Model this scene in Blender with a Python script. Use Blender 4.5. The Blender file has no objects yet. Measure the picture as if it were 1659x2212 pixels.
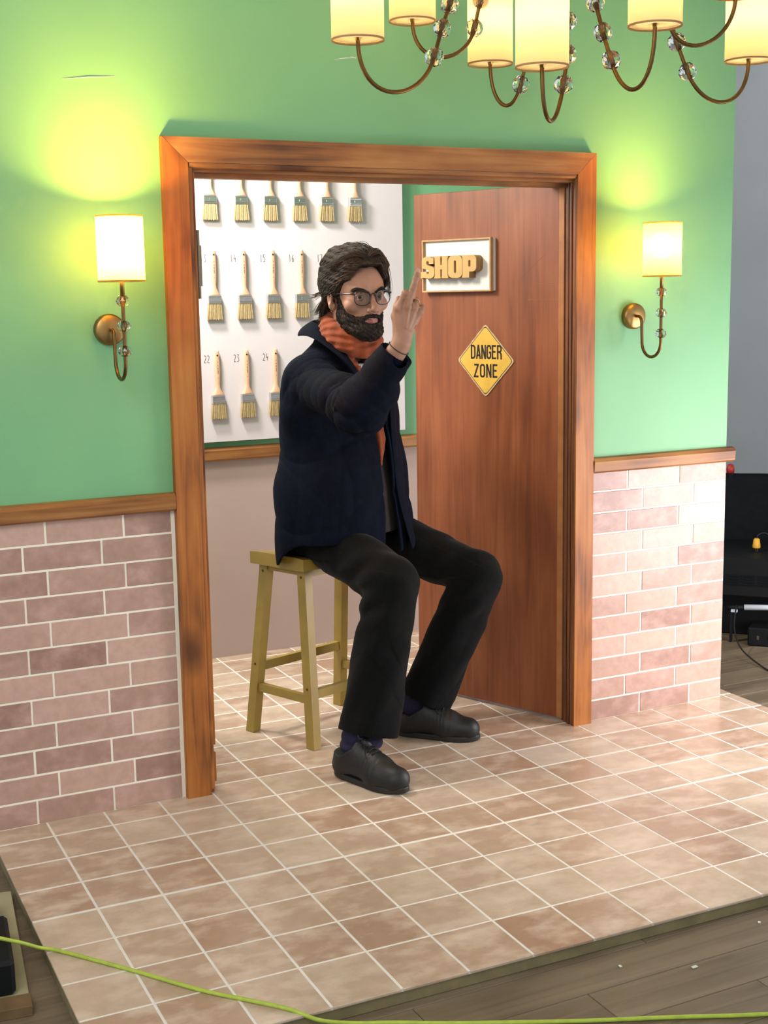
import bpy, bmesh, math, random
import numpy as np
from mathutils import Vector, Matrix
random.seed(7); rng = np.random.default_rng(7)
S = bpy.context.scene
COL = S.collection
# ------------------------------------------------------------------ camera
cam_d = bpy.data.cameras.new('camera'); cam_o = bpy.data.objects.new('camera', cam_d); COL.objects.link(cam_o)
cA = Vector((0.8940291, -0.4477369, -0.0156077)); cB = Vector((0.0857578, 0.1368375, 0.9868744)); cC = Vector((0.4397244, 0.8836329, -0.1607336))
M = Matrix((cA, cB, -cC)).transposed().to_4x4(); M.translation = Vector((-0.52937, -3.42116, 1.37286)); cam_o.matrix_world = M
cam_d.sensor_fit = 'VERTICAL'; cam_d.sensor_height = 24.0; cam_d.lens = 2870.36 * 24.0 / 2212.0; cam_d.clip_start = 0.05
S.camera = cam_o
# ------------------------------------------------------------------ world, lights, exposure
w = bpy.data.worlds.new('world'); S.world = w; w.use_nodes = True
w.node_tree.nodes['Background'].inputs[0].default_value = (0.86, 0.93, 1.0, 1); w.node_tree.nodes['Background'].inputs[1].default_value = 0.74
S.view_settings.view_transform = 'Standard'; S.view_settings.look = 'None'; S.view_settings.gamma = 1.0; S.view_settings.exposure = 0.13
def aim(o, t):
    o.rotation_euler = (Vector(t) - o.location).to_track_quat('-Z', 'Y').to_euler()
def area(name, loc, tgt, size, power, col, sy=None):
    l = bpy.data.lights.new(name, 'AREA'); l.size = size; l.energy = power; l.color = col
    if sy: l.shape = 'RECTANGLE'; l.size_y = sy
    o = bpy.data.objects.new(name, l); o.location = loc; COL.objects.link(o); aim(o, tgt); return o
def spot(name, loc, tgt, power, col, ang, blend, rad):
    l = bpy.data.lights.new(name, 'SPOT'); l.energy = power; l.color = col; l.spot_size = math.radians(ang); l.spot_blend = blend; l.shadow_soft_size = rad
    o = bpy.data.objects.new(name, l); o.location = loc; COL.objects.link(o); aim(o, tgt); return o
area('window_light', (2.95, -1.00, 0.62), (2.1, -0.15, 0.20), .8, 34, (1.0, 0.92, 0.95), 1.0)
area('room_light', (-1.2, -2.6, 2.9), (1.2, 0.2, 0.8), 1.6, 62, (1.0, 0.93, 0.87))
spot('set_lamp', (0.62, 0.92, 2.30), (1.12, 1.37, 1.40), 140, (1.0, 0.95, 0.92), 87, 0.10, 0.11)
area('set_fill', (0.50, 0.50, 2.05), (1.75, 0.38, 1.05), 0.35, 21, (1.0, 0.90, 0.82))

# ------------------------------------------------------------------ materials
def nt(name):
    m = bpy.data.materials.new(name); m.use_nodes = True
    return m, m.node_tree, m.node_tree.nodes['Principled BSDF']
def plain(name, col, rough=0.6, metal=0.0, spec=0.5, noise=0.0, scale=8.0, bump=0.0, bscale=60.0, sheen=0.0):
    m, t, p = nt(name); p.inputs['Roughness'].default_value = rough; p.inputs['Metallic'].default_value = metal
    p.inputs['Specular IOR Level'].default_value = spec
    if sheen: p.inputs['Sheen Weight'].default_value = sheen; p.inputs['Sheen Roughness'].default_value = 0.5
    p.inputs['Base Color'].default_value = (*col, 1)
    tc = t.nodes.new('ShaderNodeTexCoord')
    if noise:
        n = t.nodes.new('ShaderNodeTexNoise'); n.inputs['Scale'].default_value = scale; n.inputs['Detail'].default_value = 5
        t.links.new(tc.outputs['Object'], n.inputs['Vector'])
        r = t.nodes.new('ShaderNodeValToRGB'); r.color_ramp.elements[0].position = 0.3; r.color_ramp.elements[1].position = 0.7
        r.color_ramp.elements[0].color = (*[c * (1 - noise) for c in col], 1); r.color_ramp.elements[1].color = (*[min(1, c * (1 + noise)) for c in col], 1)
        t.links.new(n.outputs['Fac'], r.inputs['Fac']); t.links.new(r.outputs['Color'], p.inputs['Base Color'])
    if bump:
        n2 = t.nodes.new('ShaderNodeTexNoise'); n2.inputs['Scale'].default_value = bscale; n2.inputs['Detail'].default_value = 4
        t.links.new(tc.outputs['Object'], n2.inputs['Vector'])
        b = t.nodes.new('ShaderNodeBump'); b.inputs['Strength'].default_value = bump; b.inputs['Distance'].default_value = 0.002
        t.links.new(n2.outputs['Fac'], b.inputs['Height']); t.links.new(b.outputs['Normal'], p.inputs['Normal'])
    return m
def wood(name, dark, mid, light, axis='z', rough=0.45, grain=1.0, blotch=0.6, knots=True):
    m, t, p = nt(name); p.inputs['Roughness'].default_value = rough
    tc = t.nodes.new('ShaderNodeTexCoord'); mp = t.nodes.new('ShaderNodeMapping')
    sc = {'x': (1.2, 26, 26), 'y': (26, 1.2, 26), 'z': (26, 26, 1.2)}[axis]
    mp.inputs['Scale'].default_value = [v * grain for v in sc]
    oi = t.nodes.new('ShaderNodeObjectInfo'); ad = t.nodes.new('ShaderNodeVectorMath'); ad.operation = 'ADD'
    ml = t.nodes.new('ShaderNodeMath'); ml.operation = 'MULTIPLY'; ml.inputs[1].default_value = 13.0
    t.links.new(oi.outputs['Random'], ml.inputs[0]); t.links.new(tc.outputs['Object'], ad.inputs[0]); t.links.new(ml.outputs[0], ad.inputs[1])
    t.links.new(ad.outputs[0], mp.inputs['Vector'])
    n = t.nodes.new('ShaderNodeTexNoise'); n.inputs['Scale'].default_value = 1.6; n.inputs['Detail'].default_value = 7; n.inputs['Distortion'].default_value = 1.2
    t.links.new(mp.outputs[0], n.inputs['Vector'])
    n2 = t.nodes.new('ShaderNodeTexNoise'); n2.inputs['Scale'].default_value = 5.0; n2.inputs['Detail'].default_value = 3
    mp2 = t.nodes.new('ShaderNodeMapping'); mp2.inputs['Scale'].default_value = {'x': (.6, 1.6, 1.6), 'y': (1.6, .6, 1.6), 'z': (1.6, 1.6, .6)}[axis]
    t.links.new(ad.outputs[0], mp2.inputs['Vector']); t.links.new(mp2.outputs[0], n2.inputs['Vector'])
    r = t.nodes.new('ShaderNodeValToRGB'); e = r.color_ramp.elements; e[0].position = 0.33; e[0].color = (*dark, 1); e[1].position = 0.70; e[1].color = (*light, 1)
    x = e.new(0.5); x.color = (*mid, 1)
    mx = t.nodes.new('ShaderNodeMath'); mx.operation = 'MULTIPLY_ADD'; mx.inputs[1].default_value = blotch
    m2 = t.nodes.new('ShaderNodeMath'); m2.operation = 'MULTIPLY_ADD'; m2.inputs[1].default_value = 1 - blotch; m2.inputs[2].default_value = 0.0
    t.links.new(n.outputs['Fac'], m2.inputs[0]); t.links.new(n2.outputs['Fac'], mx.inputs[0]); t.links.new(m2.outputs[0], mx.inputs[2])
    t.links.new(mx.outputs[0], r.inputs['Fac'])
    out = r.outputs['Color']
    if knots:
        v = t.nodes.new('ShaderNodeTexVoronoi'); v.inputs['Scale'].default_value = 5.5
        mp3 = t.nodes.new('ShaderNodeMapping'); mp3.inputs['Scale'].default_value = {'x': (.55, 1, 1), 'y': (1, .55, 1), 'z': (1, 1, .55)}[axis]
        t.links.new(ad.outputs[0], mp3.inputs['Vector']); t.links.new(mp3.outputs[0], v.inputs['Vector'])
        kr = t.nodes.new('ShaderNodeValToRGB'); kr.color_ramp.elements[0].position = 0.10; kr.color_ramp.elements[0].color = (.22, .17, .15, 1)
        kr.color_ramp.elements[1].position = 0.26; kr.color_ramp.elements[1].color = (1, 1, 1, 1)
        t.links.new(v.outputs['Distance'], kr.inputs['Fac'])
        mm = t.nodes.new('ShaderNodeMixRGB'); mm.blend_type = 'MULTIPLY'; mm.inputs[0].default_value = 0.9
        t.links.new(out, mm.inputs[1]); t.links.new(kr.outputs[0], mm.inputs[2]); out = mm.outputs[0]
    t.links.new(out, p.inputs['Base Color'])
    b = t.nodes.new('ShaderNodeBump'); b.inputs['Strength'].default_value = 0.15; b.inputs['Distance'].default_value = 0.002
    t.links.new(n.outputs['Fac'], b.inputs['Height']); t.links.new(b.outputs['Normal'], p.inputs['Normal'])
    return m
def tile_mat(name, palette, mott=0.5, rough=0.35, scale=14, light=(.75, .58, .48), cloud=0.5, aniso=(1, 1, 1)):
    m, t, p = nt(name); p.inputs['Roughness'].default_value = rough
    oi = t.nodes.new('ShaderNodeObjectInfo'); r = t.nodes.new('ShaderNodeValToRGB'); r.color_ramp.interpolation = 'LINEAR'
    e = r.color_ramp.elements
    for i, c in enumerate(palette):
        pos = i / (len(palette) - 1)
        q = e[0] if i == 0 else (e[1] if i == len(palette) - 1 else e.new(pos)); q.position = pos; q.color = (*c, 1)
    t.links.new(oi.outputs['Random'], r.inputs['Fac'])
    tc = t.nodes.new('ShaderNodeTexCoord'); ad = t.nodes.new('ShaderNodeVectorMath'); ad.operation = 'ADD'
    ml = t.nodes.new('ShaderNodeMath'); ml.operation = 'MULTIPLY'; ml.inputs[1].default_value = 31.0
    t.links.new(oi.outputs['Random'], ml.inputs[0]); t.links.new(tc.outputs['Object'], ad.inputs[0]); t.links.new(ml.outputs[0], ad.inputs[1])
    mp = t.nodes.new('ShaderNodeMapping'); mp.inputs['Scale'].default_value = aniso; t.links.new(ad.outputs[0], mp.inputs['Vector'])
    n = t.nodes.new('ShaderNodeTexNoise'); n.inputs['Scale'].default_value = scale; n.inputs['Detail'].default_value = 8; n.inputs['Roughness'].default_value = 0.55; n.inputs['Distortion'].default_value = .12
    t.links.new(mp.outputs[0], n.inputs['Vector'])
    cr = t.nodes.new('ShaderNodeValToRGB'); cr.color_ramp.elements[0].position = 0.45; cr.color_ramp.elements[1].position = 0.72
    cr.color_ramp.elements[0].color = (0, 0, 0, 1); cr.color_ramp.elements[1].color = (cloud, cloud, cloud, 1)
    t.links.new(n.outputs['Fac'], cr.inputs['Fac'])
    mm = t.nodes.new('ShaderNodeMixRGB'); t.links.new(cr.outputs[0], mm.inputs[0]); t.links.new(r.outputs[0], mm.inputs[1]); mm.inputs[2].default_value = (*light, 1)
    n2 = t.nodes.new('ShaderNodeTexNoise'); n2.inputs['Scale'].default_value = scale * 3.5; n2.inputs['Detail'].default_value = 6
    t.links.new(ad.outputs[0], n2.inputs['Vector'])
    c2 = t.nodes.new('ShaderNodeValToRGB'); c2.color_ramp.elements[0].position = .3; c2.color_ramp.elements[1].position = .7
    c2.color_ramp.elements[0].color = (1 - mott * .5, 1 - mott * .5, 1 - mott * .5, 1); c2.color_ramp.elements[1].color = (1.0, 1.0, 1.0, 1)
    t.links.new(n2.outputs['Fac'], c2.inputs['Fac'])
    m3 = t.nodes.new('ShaderNodeMixRGB'); m3.blend_type = 'MULTIPLY'; m3.inputs[0].default_value = 1; t.links.new(mm.outputs[0], m3.inputs[1]); t.links.new(c2.outputs[0], m3.inputs[2])
    t.links.new(m3.outputs[0], p.inputs['Base Color'])
    b = t.nodes.new('ShaderNodeBump'); b.inputs['Strength'].default_value = .08; b.inputs['Distance'].default_value = .002
    t.links.new(n.outputs['Fac'], b.inputs['Height']); t.links.new(b.outputs['Normal'], p.inputs['Normal'])
    return m
M_green = plain('green_paint', (0.175, 0.43, 0.205), .55, noise=.05, scale=2.5, bump=.05, bscale=180)
M_pinkwall = plain('pink_grey_paint', (0.46, 0.35, 0.31), .6, noise=.04, scale=3)
M_grout = plain('cream_grout', (0.86, 0.82, 0.68), .85, noise=.04, scale=30, bump=.1)
M_brick = tile_mat('pink_brick_tile', [(.33, .19, .145), (.47, .235, .185), (.53, .235, .20), (.29, .185, .14), (.51, .31, .24), (.46, .215, .17), (.60, .40, .31)], .30, .40, 13, (.60, .39, .33), .75, (1, 1, 1.4))
M_floor = tile_mat('terracotta_floor_tile', [(.45, .285, .185), (.54, .365, .245), (.49, .34, .235), (.56, .42, .30), (.49, .305, .20), (.60, .47, .34)], .20, .24, 9, (.76, .62, .48), .85, (1, 1.6, 1))
M_fgrout = plain('floor_grout', (0.80, 0.76, 0.68), .8, noise=.05, scale=30)
M_pine = wood('stained_pine_upright', (.085, .022, .003), (.35, .112, .014), (.50, .20, .036), 'z', .52, 1.0, .62)
M_pineh = wood('stained_pine_rail', (.085, .028, .007), (.28, .112, .027), (.44, .22, .065), 'x', .50, 1.0, .55)
M_pined = wood('shaded_pine', (.05, .015, .004), (.16, .05, .014), (.28, .10, .03), 'z', .42, 1.0, .45, False)  # same pine, darkened: shade on the left-facing right jamb put into the colour
M_door = wood('red_brown_ply', (.155, .040, .011), (.25, .072, .022), (.345, .112, .040), 'z', .50, .9, .55, False)
M_doorlip = plain('door_lipping', (.40, .16, .05), .5, noise=.15, scale=20)
M_stool = plain('mustard_paint', (.31, .21, .038), .42, noise=.12, scale=14)
M_dot = plain('dark_screw_plug', (.06, .03, .01), .6)
M_planks = wood('grey_brown_plank', (.095, .070, .042), (.165, .125, .078), (.24, .19, .125), 'x', .5, .6, .45, False)
M_farfloor = plain('plank_floor_base', (.05, .04, .03), .7)
M_side = plain('platform_edge_board', (.22, .18, .085), .75, noise=.2, scale=18)
M_brass = plain('aged_brass', (.34, .21, .075), .38, 1.0, noise=.18, scale=25)
M_brassd = plain('dark_bronze', (.17, .10, .035), .40, 1.0, noise=.2, scale=25)
M_white = plain('poster_board_white', (.66, .61, .615), .42, noise=.015, scale=2)
M_edge = plain('board_edge', (.62, .60, .58), .6)
M_ink = plain('grey_pencil_ink', (.13, .10, .10), .8)
M_handle = plain('beech_handle', (.70, .42, .26), .5, noise=.07, scale=22)
M_ferr = plain('nickel_ferrule', (.62, .62, .60), .36, 1.0)
M_brist = plain('pale_bristle', (.37, .275, .13), .85, noise=.16, scale=90)
M_hole = plain('dark_hole', (.02, .01, .008), .9)
M_signw = plain('sign_white', (.78, .76, .69), .55)
M_rim = plain('sign_oak_rim', (.50, .29, .13), .5, noise=.12, scale=30)
M_sletter = plain('mdf_letter', (.56, .35, .12), .6, noise=.06, scale=20)
M_sletterd = plain('mdf_edge', (.30, .17, .055), .7)
M_yel = plain('sign_yellow', (.76, .46, .065), .5, noise=.10, scale=25)
M_cream = plain('sign_worn_edge', (.58, .42, .22), .7, noise=.15, scale=60)
M_blk = plain('sign_black_print', (.018, .008, .006), .6)
M_black = plain('black_plastic', (.005, .006, .007), .6, spec=.2)
M_black2 = plain('charcoal_cloth', (.006, .008, .009), .9, spec=.1, noise=.2, scale=20)
M_grey = plain('grey_room_wall', (.60, .62, .61), .8, noise=.05, scale=2)
M_ceil = plain('ceiling_white', (.55, .55, .53), .9)
M_ply = plain('pale_ply', (.40, .37, .22), .7, noise=.1, scale=15)
M_plyd = plain('brown_ply_edge', (.14, .085, .035), .8, noise=.25, scale=20)
M_cable = plain('lime_cable', (.40, .52, .06), .45, noise=.12, scale=60)
M_cableb = plain('black_cable', (.012, .012, .013), .5)
M_plugy = plain('yellow_plug', (.72, .38, .03), .5)
M_tube = plain('white_tube', (.70, .80, .90), .3)
M_red = plain('red_knob', (.35, .02, .015), .5)
M_steel = plain('hinge_steel', (.22, .19, .14), .4, 1.0)
M_debris = plain('white_chip', (.6, .6, .5), .8)
M_skin = plain('skin', (.36, .19, .12), .60, noise=.09, scale=26, bump=.12, bscale=220)
M_skin.node_tree.nodes['Principled BSDF'].inputs['Subsurface Weight'].default_value = .08
M_skin.node_tree.nodes['Principled BSDF'].inputs['Subsurface Radius'].default_value = (.01, .004, .002)
M_lip = plain('lip', (.29, .115, .09), .45)
M_nail = plain('nail', (.55, .33, .25), .3)
M_eyew = plain('eye_white', (.55, .50, .46), .2); M_iris = plain('iris', (.028, .018, .012), .12)
M_hair = plain('dark_brown_hair', (.017, .011, .0075), .72, noise=.45, scale=55, spec=.3)
M_hair2 = plain('brown_hair_strand', (.034, .021, .0125), .6, spec=.3); M_hair3 = plain('dark_hair_strand', (.014, .009, .006), .5, spec=.35)
M_beard = plain('dark_beard', (.020, .013, .009), .75, noise=.45, scale=130, bump=1.0, bscale=330)
M_jacket = plain('navy_corduroy', (.0013, .0032, .0098), .9, noise=.3, scale=40, bump=.5, bscale=260, sheen=.0, spec=.12)
M_lining = plain('jacket_lining', (.006, .009, .016), .9)
M_trous = plain('charcoal_trousers', (.0024, .0029, .0029), .9, spec=.12, noise=.18, scale=45, bump=.4, bscale=300, sheen=.04)
M_sock = plain('navy_long_johns', (.010, .008, .035), .9, noise=.2, scale=60)
M_shirt = plain('dark_undershirt', (.010, .006, .005), .9)
M_tee = plain('white_tee', (.6, .58, .55), .8)
M_scarf = plain('rust_orange_scarf', (.235, .043, .006), .85, noise=.22, scale=28, bump=.5, bscale=240, sheen=.1)
M_shoe = plain('black_leather', (.006, .007, .007), .55, noise=.3, scale=25, bump=.3, bscale=120)
M_sole = plain('rubber_sole', (.014, .012, .010), .6)
M_lace = plain('black_lace', (.008, .008, .008), .8)
M_frame = plain('dark_glasses_frame', (.018, .011, .014), .22)
M_gold = plain('gold_ring', (.75, .55, .25), .25, 1.0)
M_band = plain('brown_cord', (.035, .018, .01), .7)
def glassm(name, col=(1, 1, 1), rough=0.0, ior=1.5):
    m, t, p = nt(name); p.inputs['Base Color'].default_value = (*col, 1); p.inputs['Transmission Weight'].default_value = 1.0
    p.inputs['Roughness'].default_value = rough; p.inputs['IOR'].default_value = ior; return m
M_bead = glassm('clear_glass_bead', (.96, .97, .95), .02, 1.5)
def lensm():
    m = bpy.data.materials.new('spectacle_lens'); m.use_nodes = True; t = m.node_tree; t.nodes.clear()
    o = t.nodes.new('ShaderNodeOutputMaterial'); a = t.nodes.new('ShaderNodeBsdfTransparent'); a.inputs[0].default_value = (.97, .96, .98, 1)
    g = t.nodes.new('ShaderNodeBsdfGlossy'); g.inputs['Roughness'].default_value = .03; g.inputs[0].default_value = (.35, .50, .40, 1)
    f = t.nodes.new('ShaderNodeFresnel'); f.inputs[0].default_value = 1.55; mx = t.nodes.new('ShaderNodeMixShader')
    t.links.new(f.outputs[0], mx.inputs[0]); t.links.new(a.outputs[0], mx.inputs[1]); t.links.new(g.outputs[0], mx.inputs[2]); t.links.new(mx.outputs[0], o.inputs[0]); return m
M_lens = lensm()
def shadem(name, col, tcol, mix=.55, glow=.0):
    m = bpy.data.materials.new(name); m.use_nodes = True; t = m.node_tree; t.nodes.clear()
    o = t.nodes.new('ShaderNodeOutputMaterial'); a = t.nodes.new('ShaderNodeBsdfDiffuse'); a.inputs[0].default_value = (*col, 1)
    g = t.nodes.new('ShaderNodeBsdfTranslucent'); g.inputs[0].default_value = (*tcol, 1)
    mx = t.nodes.new('ShaderNodeMixShader'); mx.inputs[0].default_value = mix
    t.links.new(a.outputs[0], mx.inputs[1]); t.links.new(g.outputs[0], mx.inputs[2]); t.links.new(mx.outputs[0], o.inputs[0])
    if glow:   # thin fabric lets the bulb shimmer through
        rf = t.nodes.new('ShaderNodeBsdfRefraction'); rf.inputs['IOR'].default_value = 1.02; rf.inputs['Roughness'].default_value = .42; rf.inputs[0].default_value = (1, .95, .85, 1)
        m2 = t.nodes.new('ShaderNodeMixShader'); m2.inputs[0].default_value = glow; t.links.new(mx.outputs[0], m2.inputs[1]); t.links.new(rf.outputs[0], m2.inputs[2]); t.links.new(m2.outputs[0], o.inputs[0])
    n = t.nodes.new('ShaderNodeTexNoise'); n.inputs['Scale'].default_value = 3; tc = t.nodes.new('ShaderNodeTexCoord'); mp = t.nodes.new('ShaderNodeMapping')
    mp.inputs['Scale'].default_value = (40, 40, 250); t.links.new(tc.outputs['Object'], mp.inputs[0]); t.links.new(mp.outputs[0], n.inputs['Vector'])
    b = t.nodes.new('ShaderNodeBump'); b.inputs['Strength'].default_value = .2; b.inputs['Distance'].default_value = .001
    t.links.new(n.outputs['Fac'], b.inputs['Height']); t.links.new(b.outputs[0], a.inputs['Normal']); return m
M_shade = shadem('linen_lamp_shade', (.74, .64, .42), (.66, .54, .12), .80, .10)
M_shadec = shadem('cream_lamp_shade', (.72, .60, .42), (.70, .53, .29), .7)
M_diff = shadem('white_diffuser', (.7, .66, .58), (.85, .78, .62), .75)
def emis(name, col, s):
    m = bpy.data.materials.new(name); m.use_nodes = True; t = m.node_tree; t.nodes.clear(); o = t.nodes.new('ShaderNodeOutputMaterial')
    e = t.nodes.new('ShaderNodeEmission'); e.inputs[0].default_value = (*col, 1); e.inputs[1].default_value = s; t.links.new(e.outputs[0], o.inputs[0]); return m
M_bulb = emis('lit_bulb', (1, .74, .36), 22.0)

# ------------------------------------------------------------------ helpers
def link(o, parent=None):
    COL.objects.link(o)
    if parent is not None: o.parent = parent
    return o
def mob(name, V, F, mat, parent=None, smooth=False, loc=(0, 0, 0)):
    me = bpy.data.meshes.new(name); me.from_pydata([tuple(v) for v in V], [], [tuple(f) for f in F]); me.update()
    for m in (mat if isinstance(mat, (list, tuple)) else [mat]): me.materials.append(m)
    if smooth: me.polygons.foreach_set('use_smooth', [True] * len(me.polygons))
    o = bpy.data.objects.new(name, me); o.location = loc; return link(o, parent)
def tag(o, label=None, cat=None, group=None, kind=None):
    if label: o['label'] = label
    if cat: o['category'] = cat
    if group: o['group'] = group
    if kind: o['kind'] = kind
    return o
def thing(name, label, cat, loc=(0, 0, 0), rz=0.0, group=None):
    o = bpy.data.objects.new(name, None); o.location = loc; o.rotation_euler = (0, 0, rz); o.empty_display_size = .05; COL.objects.link(o)
    return tag(o, label, cat, group)
class MB:
    def __init__(s): s.V = []; s.F = []
    def add(s, V, F):
        n = len(s.V); s.V += [tuple(v) for v in V]; s.F += [tuple(i + n for i in f) for f in F]; return s
    def box(s, x0, x1, y0, y1, z0, z1, c=0.0):
        if c <= 0:
            V = [(x, y, z) for x in (x0, x1) for y in (y0, y1) for z in (z0, z1)]
            return s.add(V, [(0, 1, 3, 2), (4, 6, 7, 5), (0, 4, 5, 1), (2, 3, 7, 6), (0, 2, 6, 4), (1, 5, 7, 3)])
        V, F = chamf(x0, x1, y0, y1, z0, z1, c); return s.add(V, F)
    def tube(s, pts, r, n=10, caps=True):
        pts = [Vector(p) for p in pts]; R = r if isinstance(r, (list, tuple)) else [r] * len(pts)
        t0 = (pts[1] - pts[0]).normalized(); u = t0.orthogonal().normalized(); rings = []
        for i, p in enumerate(pts):
            t = ((pts[min(i + 1, len(pts) - 1)] - pts[max(i - 1, 0)])).normalized()
            u = (u - t * u.dot(t)).normalized(); v = t.cross(u)
            rings.append([p + (u * math.cos(a) + v * math.sin(a)) * R[i] for a in [2 * math.pi * k / n for k in range(n)]])
        V = [q for g in rings for q in g]; F = []
        for i in range(len(pts) - 1):
            for k in range(n): F.append((i * n + k, i * n + (k + 1) % n, (i + 1) * n + (k + 1) % n, (i + 1) * n + k))
        if caps: F.append(tuple(range(n - 1, -1, -1))); F.append(tuple((len(pts) - 1) * n + k for k in range(n)))
        return s.add(V, F)
    def lathe(s, prof, c, n=32, close=False, ax=None):
        c = Vector(c); V = []; F = []
        for (r, z) in prof:
            for k in range(n):
                a = 2 * math.pi * k / n; p = Vector((r * math.cos(a), r * math.sin(a), z))
                if ax is not None: p = ax @ p
                V.append(c + p)
        m = len(prof)
        for i in range(m if close else m - 1):
            j = (i + 1) % m
            for k in range(n): F.append((i * n + k, i * n + (k + 1) % n, j * n + (k + 1) % n, j * n + k))
        return s.add(V, F)
    def prism(s, poly, f, d0, d1):   # poly 2D, f(x,y,d)->3D
        n = len(poly); V = [f(x, y, d0) for x, y in poly] + [f(x, y, d1) for x, y in poly]
        F = [tuple(range(n)), tuple(range(2 * n - 1, n - 1, -1))] + [(i, i + n, (i + 1) % n + n, (i + 1) % n) for i in range(n)]
        return s.add(V, F)
    def ribbon(s, pts, w, f, d0, d1, closed=False):  # thick polyline in 2D
        P = [Vector((x, y, 0)).to_2d() for x, y in pts]; n = len(P); L = []; R = []
        for i in range(n):
            a = P[(i - 1) % n] if (closed or i > 0) else None; b = P[(i + 1) % n] if (closed or i < n - 1) else None
            d1_ = (P[i] - a).normalized() if a is not None else None; d2_ = (b - P[i]).normalized() if b is not None else None
            if d1_ is None: d1_ = d2_
            if d2_ is None: d2_ = d1_
            n1 = Vector((-d1_.y, d1_.x)); n2 = Vector((-d2_.y, d2_.x)); mm = n1 + n2
            mm = mm.normalized() if mm.length > 1e-6 else n1; k = 1 / max(.45, mm.dot(n1))
            L.append(P[i] + mm * w / 2 * k); R.append(P[i] - mm * w / 2 * k)
        for i in range(n if closed else n - 1):
            j = (i + 1) % n; q = [L[i], L[j], R[j], R[i]]; s.prism([(v.x, v.y) for v in q], f, d0, d1)
        return s
    def build(s, name, mat, parent=None, smooth=False, loc=(0, 0, 0)):
        return mob(name, s.V, s.F, mat, parent, smooth, loc)
def chamf(x0, x1, y0, y1, z0, z1, c):
    V = []; ix = {}
    X = (x0, x1); Y = (y0, y1); Z = (z0, z1); sx = (1, -1)
    for i in (0, 1):
        for j in (0, 1):
            for k in (0, 1):
                ix[i, j, k, 'x'] = len(V); V.append((X[i], Y[j] + sx[j] * c, Z[k] + sx[k] * c))
                ix[i, j, k, 'y'] = len(V); V.append((X[i] + sx[i] * c, Y[j], Z[k] + sx[k] * c))
                ix[i, j, k, 'z'] = len(V); V.append((X[i] + sx[i] * c, Y[j] + sx[j] * c, Z[k]))
    F = []
    for i in (0, 1):
        F.append([ix[i, j, k, 'x'] for j, k in ((0, 0), (0, 1), (1, 1), (1, 0))]); F.append([ix[j, i, k, 'y'] for j, k in ((0, 0), (0, 1), (1, 1), (1, 0))]); F.append([ix[j, k, i, 'z'] for j, k in ((0, 0), (0, 1), (1, 1), (1, 0))])
        for j in (0, 1):
            F.append([ix[i, j, 0, 'x'], ix[i, j, 1, 'x'], ix[i, j, 1, 'y'], ix[i, j, 0, 'y']])
            F.append([ix[i, 0, j, 'x'], ix[i, 1, j, 'x'], ix[i, 1, j, 'z'], ix[i, 0, j, 'z']])
            F.append([ix[0, i, j, 'y'], ix[1, i, j, 'y'], ix[1, i, j, 'z'], ix[0, i, j, 'z']])
            for k in (0, 1): F.append([ix[i, j, k, 'x'], ix[i, j, k, 'y'], ix[i, j, k, 'z']])
    # orient outward
    c0 = Vector(((x0 + x1) / 2, (y0 + y1) / 2, (z0 + z1) / 2)); out = []
    for f in F:
        a, b, d = (Vector(V[q]) for q in f[:3]); n = (b - a).cross(d - a)
        if len(f) > 3 and n.length < 1e-12: n = (Vector(V[f[2]]) - a).cross(Vector(V[f[3]]) - a)
        out.append(tuple(f) if n.dot(a - c0) > 0 else tuple(reversed(f)))
    return V, out
def fixn(o):
    bm = bmesh.new(); bm.from_mesh(o.data); bmesh.ops.recalc_face_normals(bm, faces=bm.faces); bm.to_mesh(o.data); bm.free(); return o
def bez(p0, p1, p2, p3, n=14):
    p0, p1, p2, p3 = map(Vector, (p0, p1, p2, p3)); o = []
    for i in range(n + 1):
        t = i / n; u = 1 - t; o.append(p0 * u ** 3 + p1 * 3 * u * u * t + p2 * 3 * u * t * t + p3 * t ** 3)
    return o
def spl(P, m=8):
    P = [Vector(p) for p in P]; Q = [P[0] * 2 - P[1]] + P + [P[-1] * 2 - P[-2]]; o = []
    for i in range(1, len(Q) - 2):
        for k in range(m):
            t = k / m; a, b, c, d = Q[i - 1], Q[i], Q[i + 1], Q[i + 2]
            o.append(.5 * ((2 * b) + (c - a) * t + (2 * a - 5 * b + 4 * c - d) * t * t + (3 * b - a - 3 * c + d) * t ** 3))
    o.append(P[-1]); return o
# ------------------------------------------------------------------ room floor and far walls
T = 0.154; TH = 0.0180559; cth, sth = math.cos(TH), math.sin(TH); GO = (-0.0102311, -0.5665747)
def fw(i, j):                                   # tile grid (tile units) -> world
    x, y = i * T, j * T; return (GO[0] + x * cth + y * sth, GO[1] - x * sth + y * cth)
fl = MB(); fl.box(-2.2, 7.4, -3.6, 4.0, -.075, -.041)
floor = fl.build('floor', M_farfloor); tag(floor, 'grey-brown wooden plank floor of the room', kind='structure')
pl_mesh = None; Wp = .118; Lp = .92
for r in range(-17, 18):
    off = (r * .37) % 1.0 * Lp; c = 0
    x = -1.3 - off
    while x < 4.4:
        y = r * Wp - .055
        if not (x > .02 and x + Lp < 2.48 and y > -1.19 and y + Wp < 1.36) and not (r > 12 and x < 2.0) and not (r < -13 and x > 2.3):
            if pl_mesh is None:
                V, F = chamf(0.0008, Lp - .0008, 0.0008, Wp - .0008, -.006, 0, .0012)
                o = mob('plank', V, F, M_planks, floor); pl_mesh = o.data
            else:
                o = link(bpy.data.objects.new('plank', pl_mesh), floor)
            o.location = (x, y, -.035)
        x += Lp
ce = MB(); ce.box(-2.2, 5.2, -3.6, 4.0, 3.2, 3.25); tag(ce.build('ceiling', M_ceil), 'off-white ceiling of the room above the set', kind='structure')
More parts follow.
